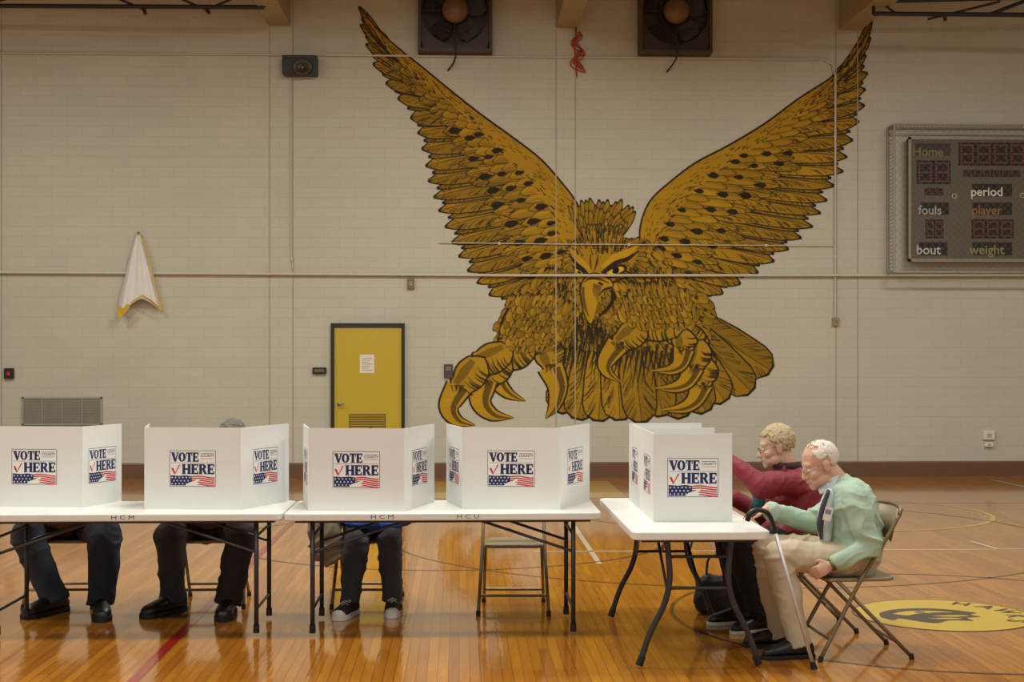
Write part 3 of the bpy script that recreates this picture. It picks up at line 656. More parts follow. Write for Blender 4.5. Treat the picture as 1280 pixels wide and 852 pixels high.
# ---------------- tables
plast=mat('table_plastic',(226,226,220),.4,var=.02,bump=.05,bscale=250); legm=mat('table_leg_grey',(54,53,56),.4,.3); capm=mat('foot_cap',(22,22,22),.6)
TZ=.745
def top(bm,x0,x1,y0,y1,r=.05,th=.045):
    pts=[]
    for cx,cy,a0 in((x1-r,y1-r,0),(x0+r,y1-r,90),(x0+r,y0+r,180),(x1-r,y0+r,270)):
        for k in range(7):
            an=math.radians(a0+15*k); pts.append((cx+math.cos(an)*r,cy+math.sin(an)*r,TZ-th))
    prism(bm,pts,V((0,0,th)))
def mktable(x0,x1,y0,y1,style,label,txts=()):
    o=V(((x0+x1)/2,(y0+y1)/2,0)); e=empty('folding_table',o); info(e,label,'table',group='voting tables')
    bm=bmesh.new(); top(bm,x0,x1,y0,y1); mk('tabletop',bm,plast,e,o,bevel=.008)
    bm=bmesh.new(); box(bm,((x0+x1)/2,(y0+y1)/2,TZ-.055),((x1-x0)-.12,(y1-y0)-.16,.02)); mk('apron_frame',bm,legm,e,o)
    def leg(pts,r=.014):
        bm=bmesh.new(); tube(bm,pts,r,10,sm=6 if len(pts)>2 else 0); mk('leg',bm,legm,e,o,smooth=True)
        bm=bmesh.new(); q=V(pts[-1]); d=(q-V(pts[-2])).normalized(); tube(bm,[q-d*.05,q],[r+.004,r+.005],10); mk('foot_cap',bm,capm,e,o)
    def bar(p,q,n='crossbar',r=.009):
        bm=bmesh.new(); tube(bm,[p,q],r,8); mk(n,bm,legm,e,o)
    if style=='straight':
        for x,sg in((x0+.165,1),(x1-.165,-1)):
            for y in(y0+.08,y1-.1): leg([(x,y,TZ-.05),(x,y,.02)])
            bar((x,y0+.08,.16),(x,y1-.1,.16)); bar((x,y0+.08,.6),(x,y1-.1,.6))
            for y in (y0+.1,y1-.12):
                bar((x+sg*.55,y,TZ-.06),(x+sg*.0,y,.50),'brace')
    else:
        for y,sg in((y0+.1,1),(y1-.28,-1)):
            xc=(x0+x1)/2
            for s in(-1,1):
                leg([(xc+s*.175,y,TZ-.05),(xc+s*.165,y,.60),(xc+s*.16,y,.47),(xc+s*.19,y,.34),(xc+s*.265,y,.19),(xc+s*.325,y,.015)],.017)
            bar((xc-.16,y,.43),(xc+.16,y,.43)); bar((xc-.165,y,.6),(xc+.165,y,.6))
            bar((xc,y,.43),(xc,y+sg*.55,TZ-.06),'brace',.011)
            bar((xc-.17,y,.40),(xc-.17,y+sg*.45,TZ-.06),'brace',.008); bar((xc+.17,y,.40),(xc+.17,y+sg*.45,TZ-.06),'brace',.008)
    if txts:
        for t,tx in txts: 
            bm=bmesh.new(); textmesh(bm,t,.034,Matrix.Translation(V((tx,y0-.0012,TZ-.022)))@Matrix.Rotation(math.pi/2,4,'X')@Matrix.Scale(1.5,4,(1,0,0)),0)
            mk('stencil_lettering',bm,mat('stencil_dark',(90,84,80),.6),e,o,recalc=False)
    return e
pB0=G(355,641,TZ); pB1=G(753,641,TZ); yF=(pB0.y+pB1.y)/2
mktable(pB0.x,pB1.x,yF,yF+.76,'straight','white plastic folding table holding two privacy screens',[('H C U',G(585,641,TZ).x),('H C M',G(478,641,TZ).x)])
pA1=G(364,640,TZ); mktable(pA1.x-1.9-.012,pB0.x-.008,yF+.02,yF+.78,'straight','long white folding table with two screens, slightly set back',[('H C M',G(158,640,TZ).x)])
c0=G(793,664,TZ); c1=G(962,665,TZ); cb_=G(750,622,TZ)
C0x=(c0.x+cb_.x)/2-.01; C1x=C0x+.745; Cy0=(c0.y+c1.y)/2; Cy1=Cy0+1.83
mktable(C0x,C1x,Cy0,Cy1,'wishbone','white folding table turned sideways where two people write')

# ---------------- booths
pw=mat('cardboard_white',(230,230,226),.65,var=.02); NAVY=mat('sticker_navy',(28,38,92),.6,var=.03); SRED=mat('sticker_red',(200,36,42),.6,var=.03); SW=mat('sticker_white',(236,236,232),.6,var=.02)
def sticker_mesh():
    bm=bmesh.new(); S=.29/59
    def q(pts,m,z): poly(bm,[(x*S,y*S,z) for x,y in pts],m)
    def r(x0,y0,x1,y1,m,z=.0006): q([(x0,y0),(x1,y0),(x1,y1),(x0,y1)],m,z)
    r(-29.3,-22.3,29.3,22.3,1,.0002); r(-28.7,-21.7,28.7,21.7,0,.0004)
    def ser(x,y,w): r(x,y,x+w+.4,y+1.0,1,.0007)
    def H(x,y,w,h): r(x,y,x+w*.35,y+h,1); r(x+w*.65,y,x+w,y+h,1); r(x+w*.2,y+h*.42,x+w*.8,y+h*.58,1); ser(x-.6,y,w*.44); ser(x+w*.58,y,w*.46); ser(x-.6,y+h-1,w*.44); ser(x+w*.58,y+h-1,w*.46)
    def E(x,y,w,h):
        r(x,y,x+w*.42,y+h,1); r(x,y,x+w,y+h*.14,1); r(x,y+h*.86,x+w,y+h,1); r(x,y+h*.43,x+w*.72,y+h*.57,1); r(x+w*.82,y,x+w,y+h*.3,1); r(x+w*.82,y+h*.7,x+w,y+h,1); ser(x-.7,y,w*.3); ser(x-.7,y+h-1,w*.3); r(x+w*.62,y+h*.34,x+w*.77,y+h*.67,1)
    def T(x,y,w,h): r(x+w*.31,y,x+w*.71,y+h,1); r(x,y+h*.86,x+w,y+h,1); r(x,y+h*.66,x+w*.15,y+h,1); r(x+w*.85,y+h*.66,x+w,y+h,1); ser(x+w*.16,y,w*.64)
    def Vv(x,y,w,h): q([(x,y+h),(x+w*.42,y+h),(x+w*.66,y),(x+w*.42,y)],1,.0006); q([(x+w*.8,y+h),(x+w*.97,y+h),(x+w*.64,y),(x+w*.45,y)],1,.0006); ser(x-.6,y+h-1,w*.52); ser(x+w*.65,y+h-1,w*.38)
    def O(x,y,w,h):
        n=24; cx,cy=x+w/2,y+h/2
        for i in range(n):
            a,b=2*math.pi*i/n,2*math.pi*(i+1)/n
            q([(cx+math.cos(a)*w/2,cy+math.sin(a)*h/2),(cx+math.cos(b)*w/2,cy+math.sin(b)*h/2),(cx+math.cos(b)*w*.16,cy+math.sin(b)*h*.38),(cx+math.cos(a)*w*.16,cy+math.sin(a)*h*.38)],1,.0006)
    def Rr(x,y,w,h):
        r(x,y,x+w*.36,y+h,1); ser(x-.7,y,w*.48); ser(x-.7,y+h-1,w*.3)
        n=10; cx,cy=x+w*.45,y+h*.73
        for i in range(n):
            a,b=-math.pi/2+math.pi*i/n,-math.pi/2+math.pi*(i+1)/n
            q([(cx+math.cos(a)*w*.48,cy+math.sin(a)*h*.28),(cx+math.cos(b)*w*.48,cy+math.sin(b)*h*.28),(cx+math.cos(b)*w*.12,cy+math.sin(b)*h*.14),(cx+math.cos(a)*w*.12,cy+math.sin(a)*h*.14)],1,.0006)
        r(x+.2*w,y+h*.87,x+w*.47,y+h,1); r(x+.2*w,y+h*.46,x+w*.47,y+h*.58,1)
        q([(x+w*.34,y+h*.5),(x+w*.70,y+h*.52),(x+w*1.08,y),(x+w*.70,y)],1,.0006)
    y=8.4;h=11.6
    Vv(-27.3,y,9.8,h); O(-18.2,y,9.6,h); T(-8.3,y,7.9,h); E(.4,y,7.2,h)
    M=Matrix.Translation(V((18.6*S,15.6*S,.0007))); textmesh(bm,'COUNTY',4.2*S,M,1,bold=.0003); r(10.5,18.2,26.5,18.8,1); r(10.5,12.2,26.5,12.7,2)
    r(-27,6.9,27.5,7.3,1)
    y=-7;h=12.6
    H(-13,y,10.4,h); E(-1.4,y,8.6,h); Rr(8.4,y,9.3,h); E(19,y,8.4,h)
    q([(-27.0,0),(-24.8,1.2),(-22.6,-3.6),(-22.2,-7.2),(-23.2,-7.2)],2,.0008); q([(-23.2,-7.2),(-22.2,-7.2),(-15.4,4.6),(-17.0,4.9)],2,.0008)
    q([(-28,-21),(-1,-21),(-1,-9.6),(-8,-8.4),(-18,-9.2),(-28,-8.4)],1,.0006)
    for j,(nn,x0) in enumerate(((6,-26),(5,-23.8),(6,-26))):
        for i in range(nn):
            cx,cy=x0+i*4.5,-11.3-j*3.8
            pts=[]
            for k in range(10):
                an=math.pi/2+k*math.pi/5; rr=1.3 if k%2==0 else .55; pts.append((cx+math.cos(an)*rr,cy+math.sin(an)*rr))
            q(pts,0,.0008)
    for k in range(5):
        yy=-9.8-k*2.5; wv=[(x,math.sin((x+2)/30*math.pi*1.6)*1.1) for x in (-1,4,9,14,19,24,28)]
        for (xa,da),(xb,db) in zip(wv,wv[1:]): q([(xa,yy-1.5+da),(xb,yy-1.5+db),(xb,yy+.1+db),(xa,yy+.1+da)],2,.0007)
    q([(-9,-21),(-5,-17.5),(2,-15.5),(7,-12.5),(9,-14),(5,-17),(10,-18),(6,-20),(0,-21)],0,.0010)
    me=bpy.data.meshes.new('vote_sticker'); bm.to_mesh(me); bm.free()
    for m in(SW,NAVY,SRED): me.materials.append(m)
    return me
STK=sticker_mesh()
def booth(pts,label,stick=(1,1,1),hgt=.5):
    pts=[V((p.x,p.y,TZ)) for p in pts]; o=(pts[1]+pts[2])/2; e=empty('voting_booth',o); info(e,label,'voting booth',group='cardboard voting booths on the tables')
    cen=sum(pts,V())/4
    for i in range(3):
        a,b=pts[i],pts[i+1]; d=(b-a).normalized(); n=V((d.y,-d.x,0))
        if n.dot((a+b)/2-cen)<0: n=-n
        bm=bmesh.new(); prism(bm,[a,b,b-n*.005,a-n*.005],V((0,0,hgt))); pn=mk('privacy_panel',bm,pw,e,o)
        if stick[i]:
            c=(a+b)/2+V((0,0,.25))+n*.0008; xa=V((0,0,1)).cross(n)
            s=bpy.data.objects.new('vote_sticker',STK); link(s,pn)
            M=Matrix.Identity(4)
            for k in range(3): M[k][0]=xa[k]; M[k][1]=(0,0,1)[k]; M[k][2]=n[k]; M[k][3]=(c-o)[k]
            s.matrix_local=M
        if i>0:
            bm=bmesh.new(); tube(bm,[a,a+V((0,0,hgt))],.003,6); mk('panel_fold',bm,pw,pn,o)
    return e
T_=lambda x,y:G(x,y,TZ)
booth([T_(-14,626),T_(-17,633),T_(103,634),T_(152,626)],'white cardboard voting booth on long table, logo facing out')
booth([T_(186,627),T_(181,636),T_(301,637),T_(361,626)],'white cardboard voting booth hiding grey-haired seated voter')
booth([T_(379,627),T_(386,638),T_(505,639),T_(543,627)],'white cardboard voting booth in front of voter in sneakers')
booth([T_(558,626),T_(578,636),T_(700,637),T_(737,626)],'white cardboard voting booth above the empty folding chair')
k0=T_(817,652); x_l=k0.x; y_n=k0.y; 
booth([V((x_l+.445,y_n-.01,0)),V((x_l,y_n,0)),V((x_l+.002,y_n+.59,0)),V((x_l+.44,y_n+.60,0))],'white cardboard voting booth beside man in green jacket')
booth([V((x_l+.46,y_n+.63,0)),V((x_l+.005,y_n+.62,0)),V((x_l+.007,y_n+1.21,0)),V((x_l+.48,y_n+1.23,0))],'white cardboard voting booth beside woman in maroon jacket')

# ---------------- chairs
cmet=mat('chair_bronze',(124,108,82),.4,.35); cseat=mat('chair_seat_tan',(142,126,98),.45,.2)
def chair(loc,rz,label):
    e=empty('folding_chair',V((loc.x,loc.y,0)),rz); info(e,label,'chair',group='metal folding chairs')
    for x in(-.20,.20):
        bm=bmesh.new(); tube(bm,[(x*1.14,-.26,.012),(x*1.03,-.03,.43),(x,.13,.68),(x*.97,.20,.80)],.0115,10,sm=5); mk('leg',bm,cmet,e,smooth=True)
        bm=bmesh.new(); tube(bm,[(x*1.02,.27,.012),(x*.92,-.15,.44)],.011,10); mk('leg',bm,cmet,e,smooth=True)
        for (xx,y) in((x*1.14,-.26),(x*1.02,.27)):
            bm=bmesh.new(); tube(bm,[(xx,y,0),(xx,y*.97,.03)],.015,8); mk('foot_cap',bm,capm,e)
    bm=bmesh.new(); tube(bm,[(-.222,-.20,.12),(.222,-.20,.12)],.009,8); mk('crossbar',bm,cmet,e)
    bm=bmesh.new(); tube(bm,[(-.2,.18,.1),(.2,.18,.1)],.009,8); mk('crossbar',bm,cmet,e)
    bm=bmesh.new(); tube(bm,[(-.195,.20,.80),(-.175,.215,.835),(0,.235,.845),(.175,.215,.835),(.195,.20,.80)],.0115,10,sm=4); mk('top_rail',bm,cmet,e,smooth=True)
    bm=bmesh.new(); pts=[]
    for k in range(9):
        u=-1+2*k/8; pts.append((u*.18,.19+.03*(1-u*u),0))
    A_=[bm.verts.new((x,y-.03,.65)) for x,y,z in pts]; B_=[bm.verts.new((x,y+.015,.83)) for x,y,z in pts]
    for i in range(8): bm.faces.new([A_[i],A_[i+1],B_[i+1],B_[i]])
    ob=mk('backrest',bm,cseat,e,smooth=True); s=ob.modifiers.new('s','SOLIDIFY'); s.thickness=.008
    bm=bmesh.new()
    pl=[(-.19,-.19),(-.15,-.215),(.15,-.215),(.19,-.19),(.18,.15),(.14,.19),(-.14,.19),(-.18,.15)]
    prism(bm,[(x,y,.43) for x,y in pl],V((0,0,.022))); mk('seat',bm,cseat,e,bevel=.009)
    return e
chair(PZ(85,0,9.82),0.0,'bronze metal folding chair under voter in dark jeans')
chair(PZ(268,0,9.82),0.03,'bronze metal folding chair under grey-haired voter')
chair(PZ(462,0,9.82),-.03,'bronze metal folding chair with coat hung over its back')
chair(PZ(642,0,9.58),-.04,'empty bronze metal folding chair behind the table')
MC_=PZ(1066,0,8.17); chair(MC_,-math.pi/2+.05,'bronze metal folding chair under man in green jacket')
WC_=PZ(1006,0,8.93); chair(WC_,-math.pi/2,'bronze metal folding chair under woman in maroon jacket')

# ---------------- people
SKIN=mat('skin',(204,164,138),.5,var=.06,scale=20); 
def basis(f,up=V((0,0,1))):
    f=f.normalized(); s=f.cross(up).normalized(); u=s.cross(f); return f,s,u
def add_head(bm,c,f,k=1.0):
    f,s,u=basis(f); ax=(s,f,u)
    B=lambda a,b,c_,r:ball(bm,c+(s*a+f*b+u*c_)*k,tuple(x*k for x in r),ax)
    B(0,-.012,.035,(.077,.098,.088)); B(0,.028,-.015,(.063,.068,.085)); B(0,.045,-.07,(.048,.050,.038)); B(0,.078,-.096,(.024,.020,.019))
    B(0,.066,.028,(.054,.024,.022)); B(0,.086,-.058,(.026,.017,.020)); B(0,.084,-.080,(.022,.014,.012))
    for sd in(-1,1):
        B(sd*.040,.058,-.028,(.024,.028,.026)); B(sd*.079,-.005,-.008,(.008,.02,.034)); B(sd*.083,-.012,.006,(.007,.016,.018)); B(sd*.010,.098,-.036,(.010,.011,.009)); B(sd*.045,.02,-.07,(.02,.05,.03))
    tube(bm,[c+(f*.086+u*.014)*k,c+(f*.108-u*.030)*k],[.009*k,.013*k],10); ball(bm,c+(f*.108-u*.032)*k,.0135*k)
def add_hand(bm,w,d,n,t,k=1.0,curl=.35):
    d=d.normalized(); n=(n-d*n.dot(d)).normalized(); t=(t-d*t.dot(d)-n*t.dot(n)).normalized()
    loft(bm,[(w-d*.02,t*.025*k,n*.02*k),(w+d*.02*k,t*.031*k,n*.017*k),(w+d*.06*k,t*.040*k,n*.015*k),(w+d*.092*k,t*.039*k,n*.012*k)],0,14)
    for off,L,cu in((.030,.072,0),(.010,.080,.05),(-.011,.075,.1),(-.030,.058,.18)):
        p=w+d*.085*k+t*off*k; dd=d.copy()+t*off*1.6; dd.normalize(); pts=[p]
        for sg in(.45,.31,.24):
            ang=curl+cu; dd=(dd*math.cos(ang)+n*math.sin(ang)).normalized(); p=p+dd*L*sg*k; pts.append(p)
        limb(bm,pts,[.0092*k,.0085*k,.0078*k,.0065*k])
    p=w+d*.022*k+t*.022*k; q=p+(d*.028+t*.032+n*.008)*k; r=q+(d*.030+t*.006+n*.012)*k; s=r+(d*.022-t*.004+n*.008)*k
    limb(bm,[p,q,r,s],[.014*k,.012*k,.0105*k,.008*k])
def hair_mesh(J,mt,style,person,off):
    c=J['head'];f,s,u=basis(J['face']);k=J.get('hk',1.0); bm=bmesh.new(); rr=random.Random(5)
    vox=.005; smo=1
    if style=='curly':
        for i in range(900):
            th=rr.uniform(0,2*math.pi); z=rr.uniform(-.62,1); h=math.sqrt(1-z*z); d=V((h*math.cos(th),h*math.sin(th),z))
            if d.y>.5 and d.z<.45: continue
            if d.y>.2 and d.z<-.1: continue
            q=c+(s*d.x*.084+f*(d.y*.100-.018)+u*(d.z*.094+.035))*k
            ball(bm,q,rr.uniform(.006,.011)*k,sub=1)
        ball(bm,c+(f*-.024+u*.045)*k,(.086*k,.098*k,.09*k),(s,f,u)); smo=2; vox=.004
    elif style=='balding':
        for i in range(2600):
            th=rr.uniform(0,2*math.pi); z=rr.uniform(-.6,.98); h=math.sqrt(1-z*z); d=V((h*math.cos(th),h*math.sin(th),z))
            if d.y>.30+.25*max(0,d.z): continue
            if d.z>.55 and d.y>.1 and rr.random()<.85: continue
            if abs(d.x)>.6 and d.z<.05 and d.y>-.25: continue
            q=c+(s*d.x*.0765+f*(d.y*.0975-.012)+u*(d.z*.0875+.035))*k
            ball(bm,q,(.0075 if d.z<.6 else .0052)*k*rr.uniform(.85,1.1),sub=1)
        vox=.0038; smo=2
    else:
        ball(bm,c+(f*-.022+u*.045)*k,(.086*k,.102*k,.09*k),(s,f,u),sub=3)
        for i in range(160):
            th=rr.uniform(0,2*math.pi); z=rr.uniform(-.5,1); h=math.sqrt(1-z*z); d=V((h*math.cos(th),h*math.sin(th),z))
            if d.y>.35 and d.z<.5: continue
            ball(bm,c+(s*d.x*.082+f*(d.y*.1-.018)+u*(d.z*.09+.04))*k,rr.uniform(.012,.018)*k,sub=1)
    return baked('hair',bm,mt,person,off,vox=vox,smooth=smo)
def shoe(J,side,person,off,cu,cs,style='dress'):
    a=J['an'+side]; d=J['toe'+side].normalized(); s=V((d.y,-d.x,0)); z=V((0,0,1)); b=V((a.x,a.y,J.get('fz',0.0)))
    g=1.28 if style=='boot' else (1.08 if style=='sneaker' else 1.05)
    bm=bmesh.new(); secs=[]
    for t,w_,h in ((-.085,.012,.03),(-.078,.03,.068),(-.05,.037,.088),(-.01,.038,.105),(.03,.039,.096),(.08,.043,.080),(.13,.047,.066),(.17,.043,.056),(.195,.028,.042),(.203,.01,.025)):
        h*=g; w_*=g; secs.append((b+d*t*g+z*(.012+h/2),s*w_,z*h/2))
    loft(bm,secs,0,16); tube(bm,[b+z*.08,b+z*(.16 if style=='boot' else .13)],[.046*g,.050*g],14)
    o=baked('shoe',bm,cu,person,off,vox=.006,smooth=3)
    bm=bmesh.new(); pl=[]
    for t,w_ in((-.09,.02),(-.07,.034),(-.02,.038),(.05,.041),(.12,.05),(.17,.046),(.2,.03),(.21,.01)): pl.append((t*g,w_*g))
    pts=[b+d*t+s*w_+z*.0 for t,w_ in pl]+[b+d*t-s*w_ for t,w_ in pl[::-1]]
    prism(bm,pts,z*(.022 if style=='dress' else .032)); mk('sole',bm,cs,o,off,bevel=.004)
    if style=='sneaker':
        bm=bmesh.new(); ball(bm,b+d*.178+z*.038,(.048,.045,.032),(s,d,z))
        mk('toe_cap',bm,cs,o,off,smooth=True)
        bm=bmesh.new(); pts=[]
        for k in range(6):
            t=.03+k*.02; hh=.118-k*.0085; sg=1 if k%2 else -1
            pts+= [b+d*t+s*.026*sg+z*(hh-.006),b+d*(t+.004)+z*(hh+.006),b+d*(t+.008)-s*.026*sg+z*(hh-.006)]
        tube(bm,pts,.0045,6)
        mk('laces',bm,cs,o,off)
    return o
def torso_secs(J,g=0.0,k=1.0,low=-.09):
    s=(J['shR']-J['shL']).normalized(); p,c,n=J['pelvis'],J['chest'],J['neck']
    up1=(c-p).normalized(); up2=(n-c).normalized(); f1=s.cross(up1).normalized(); f2=s.cross(up2).normalized(); kk=k
    S=[(p+up1*low,s*(.13*kk+g),f1*(.095*kk+g)),(p,s*(.172*kk+g),f1*(.128*kk+g)),(p.lerp(c,.45),s*(.155*kk+g),f1*(.125*kk+g)),(c,s*(.172*kk+g),f1*(.125*kk+g)),(c.lerp(n,.55),s*(.178*kk+g),f2*(.105*kk+g)),(c.lerp(n,.85),s*(.13*kk+g*.7),f2*(.082*kk+g*.7)),(n,s*(.065*kk+g*.5),f2*(.062*kk+g*.5))]
    return S
def person(J,label,top,topc,bott,shoes,hairc,hairstyle,extra=None,skin=SKIN):
    off=V((J['pelvis'].x,J['pelvis'].y,0)); k=J.get('k',1.0); lw=J.get('lw',1.0); aw=J.get('aw',1.0)
    bm=bmesh.new(); add_head(bm,J['head'],J['face'],J.get('hk',1.0))
    f,s,u=basis(J['face']); hk=J.get('hk',1.0)
    tube(bm,[J['head']-u*.03*hk-f*.02*hk,J['neck']-V((0,0,.02))],[.060*hk,.068],14)
    loft(bm,torso_secs(J,0,k=k),0,20)
    for sd in 'LR':
        limb(bm,[J['sh'+sd],J['el'+sd],J['wr'+sd]],[.052*k,.041*k,.027*k])
        hd=J['hd'+sd]; add_hand(bm,J['wr'+sd],hd[0],hd[1],hd[2],.94,hd[3])
        limb(bm,[J['hi'+sd],J['kn'+sd],J['an'+sd]],[.085*k,.056*k,.038*k])
        a=J['an'+sd]; d=J['toe'+sd].normalized(); limb(bm,[a-V((0,0,.02)),V((a.x,a.y,.05))+d*.12],[.035,.025])
    body=baked('person',bm,skin,None,off,vox=.0056,smooth=2); info(body,label,'person')
    for sd in(-1,1):
        bm=bmesh.new(); c=J['head']+(s*sd*.031+f*.080+u*.001)*hk; ball(bm,c,(.0125*hk,.009*hk,.006*hk),(s,f,u)); ball(bm,c+f*.007*hk,(.005*hk,.004*hk,.0045*hk),(s,f,u),m=1)
        mk('eye',bm,[mat('eye_white',(220,210,200),.3),mat('pupil',(40,34,32),.3)],body,off,smooth=True)
    bm=bmesh.new(); ball(bm,J['head']+(f*.097-u*.064)*hk,(.02*hk,.008*hk,.006*hk),(s,f,u)); mk('lips',bm,mat('lips',(172,108,98),.5),body,off,smooth=True)
    bm=bmesh.new(); S=torso_secs(J,.016,k=k)[:3]; loft(bm,S,0,20)
    for sd in 'LR':
        kl=k*lw
        limb(bm,[J['hi'+sd],J['kn'+sd]],[.1*k,.080*kl]); a=J['an'+sd]; kn=J['kn'+sd]; tube(bm,[kn,kn.lerp(a,.35),kn.lerp(a,.8),kn.lerp(a,1.07)],[.080*kl,.074*kl,.064*kl,.066*kl],16)
    baked('trousers',bm,bott,body,off,vox=.008,smooth=6,disp=.012,seed=J['pelvis'].x*3)
    bm=bmesh.new(); g=J.get('jg',.03); loft(bm,torso_secs(J,g,k=k,low=J.get('hem',-.06)),0,22)
    for sd in 'LR':
        e=J['el'+sd]; w_=J['wr'+sd]; limb(bm,[J['sh'+sd],e],[.078*k*aw,.066*k*aw]); tube(bm,[e,e.lerp(w_,.5),e.lerp(w_,.88),e.lerp(w_,.97)],[.066*k*aw,.056*k*aw,.048*k*aw,.038],14)
    n=J['neck']; tube(bm,[n-V((0,0,.03)),n+(J['head']-n).normalized()*.035],[.10,.078],16)
    for q in J.get('drape',[]): ball(bm,q[0],q[1])
    baked(top,bm,topc,body,off,vox=.008,smooth=7,disp=J.get('jd',.012),seed=J['pelvis'].x)
    for sd in 'LR': shoe(J,sd,body,off,*shoes)
    hair_mesh(J,hairc,hairstyle,body,off)
    if extra: extra(J,body,off,f,s,u,hk)
    return body
def glasses(J,body,off,f,s,u,hk,c=(70,60,50)):
    bm=bmesh.new(); h=J['head']
    for sd in(-1,1):
        cc=h+(s*sd*.031+f*.100-u*.002)*hk; tube(bm,[cc+(s*math.cos(q)*.021+u*math.sin(q)*.016)*hk for q in np.linspace(0,2*math.pi,17)],.0014,6)
        tube(bm,[h+(s*sd*.052+f*.100+u*.004)*hk,h+(s*sd*.083+f*.0+u*.006)*hk],.0016,6)
    tube(bm,[h+(s*-.011+f*.102+u*.0)*hk,h+(s*.011+f*.102+u*.0)*hk],.0014,6)
    mk('eyeglasses',bm,mat('glasses_frame_%d'%c[0],c,.3,.5),body,off)
dn=V((0,0,-1))
def J_man():
    J={}
    J['pelvis']=PZ(1066,.53,8.18); J['chest']=P(1069,650,8.18); J['neck']=P(1049,601,8.18)
    J['head']=P(1025,580,8.18); J['face']=V((-1,-.12,-.42)); J['hk']=1.08; J['jg']=.032; J['aw']=1.0; J['jd']=.018; J['hem']=-.03
    J['shL']=P(1067,622,8.0); J['shR']=P(1056,622,8.36); 
    J['elL']=P(1087,682,7.95); J['wrL']=P(1040,706,7.95); J['hdL']=(V((-1,.12,-.5)),V((.1,1,-.2)),V((0,-.2,1)),.45)
    J['elR']=P(1014,655,8.40); J['wrR']=PZ(958,.80,8.28); J['hdR']=(V((-1,-.1,-.15)),V((0,0,-1)),V((0,-1,0)),.45)
    J['hiL']=PZ(1062,.54,8.08); J['hiR']=PZ(1062,.54,8.28); J['knL']=P(972,694,8.06); J['knR']=P(958,684,8.30)
    J['anL']=PZ(998,.10,8.03); J['anR']=PZ(975,.10,8.34); J['toeL']=V((-1,-.15,0)); J['toeR']=V((-1,.05,0)); J['lw']=1.06
    J['drape']=[(PZ(1052,.60,8.18),(.15,.19,.06)),(P(1044,625,8.16),(.05,.12,.08)),(PZ(1088,.62,8.18),(.07,.17,.12))]
    return J
khaki=mat('khaki_cloth',(192,176,148),.85,var=.06); mint=mat('mint_jacket',(166,190,168),.65,var=.05); blackcl=mat('black_cloth',(26,25,28),.85); blackle=mat('black_leather',(22,21,21),.4); rubber=mat('black_rubber',(16,16,16),.7)
def man_extra(J,body,off,f,s,u,hk):
    glasses(J,body,off,f,s,u,hk,(150,140,120))
    bm=bmesh.new(); n=J['neck']; c=n+(J['head']-n).normalized()*.02
    poly(bm,[c+V((-.01,-.088,.03)),c+V((-.085,-.03,-.01)),c+V((-.095,.02,-.01)),c+V((-.11,.0,-.05)),c+V((-.11,-.055,-.08)),c+V((-.05,-.10,-.05))])
    ob=mk('shirt_collar',bm,mat('shirt_blue',(196,206,212),.7),body,off); sd_=ob.modifiers.new('s','SOLIDIFY'); sd_.thickness=.006
    bm=bmesh.new(); tube(bm,[P(1040,612,8.10),P(1034,630,8.09),P(1031,655,8.09),P(1032,680,8.09)],[.03,.042,.046,.03],14,sm=3); mk('shirt_front',bm,mat('shirt_blue',(196,206,212),.7),body,off,smooth=True)
    bm=bmesh.new()
    tube(bm,[P(1036,612,8.06),P(1029,632,8.05),P(1025,655,8.05),P(1027,674,8.05)],[.010,.015,.020,.008],12,sm=3); mk('necktie',bm,mat('tie_dark',(62,56,66),.7),body,off,smooth=True)
    bm=bmesh.new(); c=P(1035,642,7.985); M=Matrix.Rotation(.25,3,'Y'); box(bm,c,(.045,.004,.075),0,M); box(bm,c+V((0,-.003,.012)),(.034,.002,.026),1,M); mk('name_badge',bm,[mat('badge_white',(228,226,220),.5),mat('badge_grey',(140,140,150),.5)],body,off)
    bm=bmesh.new(); tube(bm,[J['wrL']+V((.012,-.0,.004)),J['wrL']+V((-.008,0,-.004))],[.031,.031],14); mk('wristwatch',bm,mat('watch_brass',(120,100,60),.35,.7),body,off,smooth=True)
Jm=J_man()
person(Jm,'elderly person in mint green jacket and khaki trousers, seated writing','jacket',mint,khaki,(blackle,rubber,'dress'),mat('white_hair',(218,208,196),.7),'balding',man_extra,skin=mat('skin_ruddy',(206,160,136),.5,var=.08,scale=25))
def J_wom():
    J={}
    J['pelvis']=PZ(1000,.53,8.93); J['chest']=P(1001,630,8.93); J['neck']=P(985,585,8.93)
    J['head']=P(970,558,8.93); J['face']=V((-1,.05,-.22)); J['hk']=1.06; J['k']=.92; J['jg']=.032; J['aw']=1.12; J['jd']=.018
    J['shL']=P(992,604,8.77); J['shR']=P(985,602,9.09)
    J['elL']=P(952,606,8.60); J['wrL']=P(906,572,8.78); J['hdL']=(V((-1,.1,.1)),V((0,.3,-1)),V((0,1,.2)),.4)
    J['elR']=P(960,645,9.18); J['wrR']=PZ(910,.80,9.12); J['hdR']=(V((-1,-.2,-.1)),V((0,0,-1)),V((0,-1,0)),.3)
    J['hiL']=PZ(998,.54,8.83); J['hiR']=PZ(998,.54,9.03); J['knL']=P(918,676,8.78); J['knR']=P(908,672,9.05)
    J['anL']=PZ(950,.10,8.80); J['anR']=PZ(925,.10,9.05); J['toeL']=V((-1,-.5,0)); J['toeR']=V((-1,-.2,0)); J['lw']=1.1
    J['drape']=[(PZ(985,.62,8.93),(.16,.19,.07))]
    return J
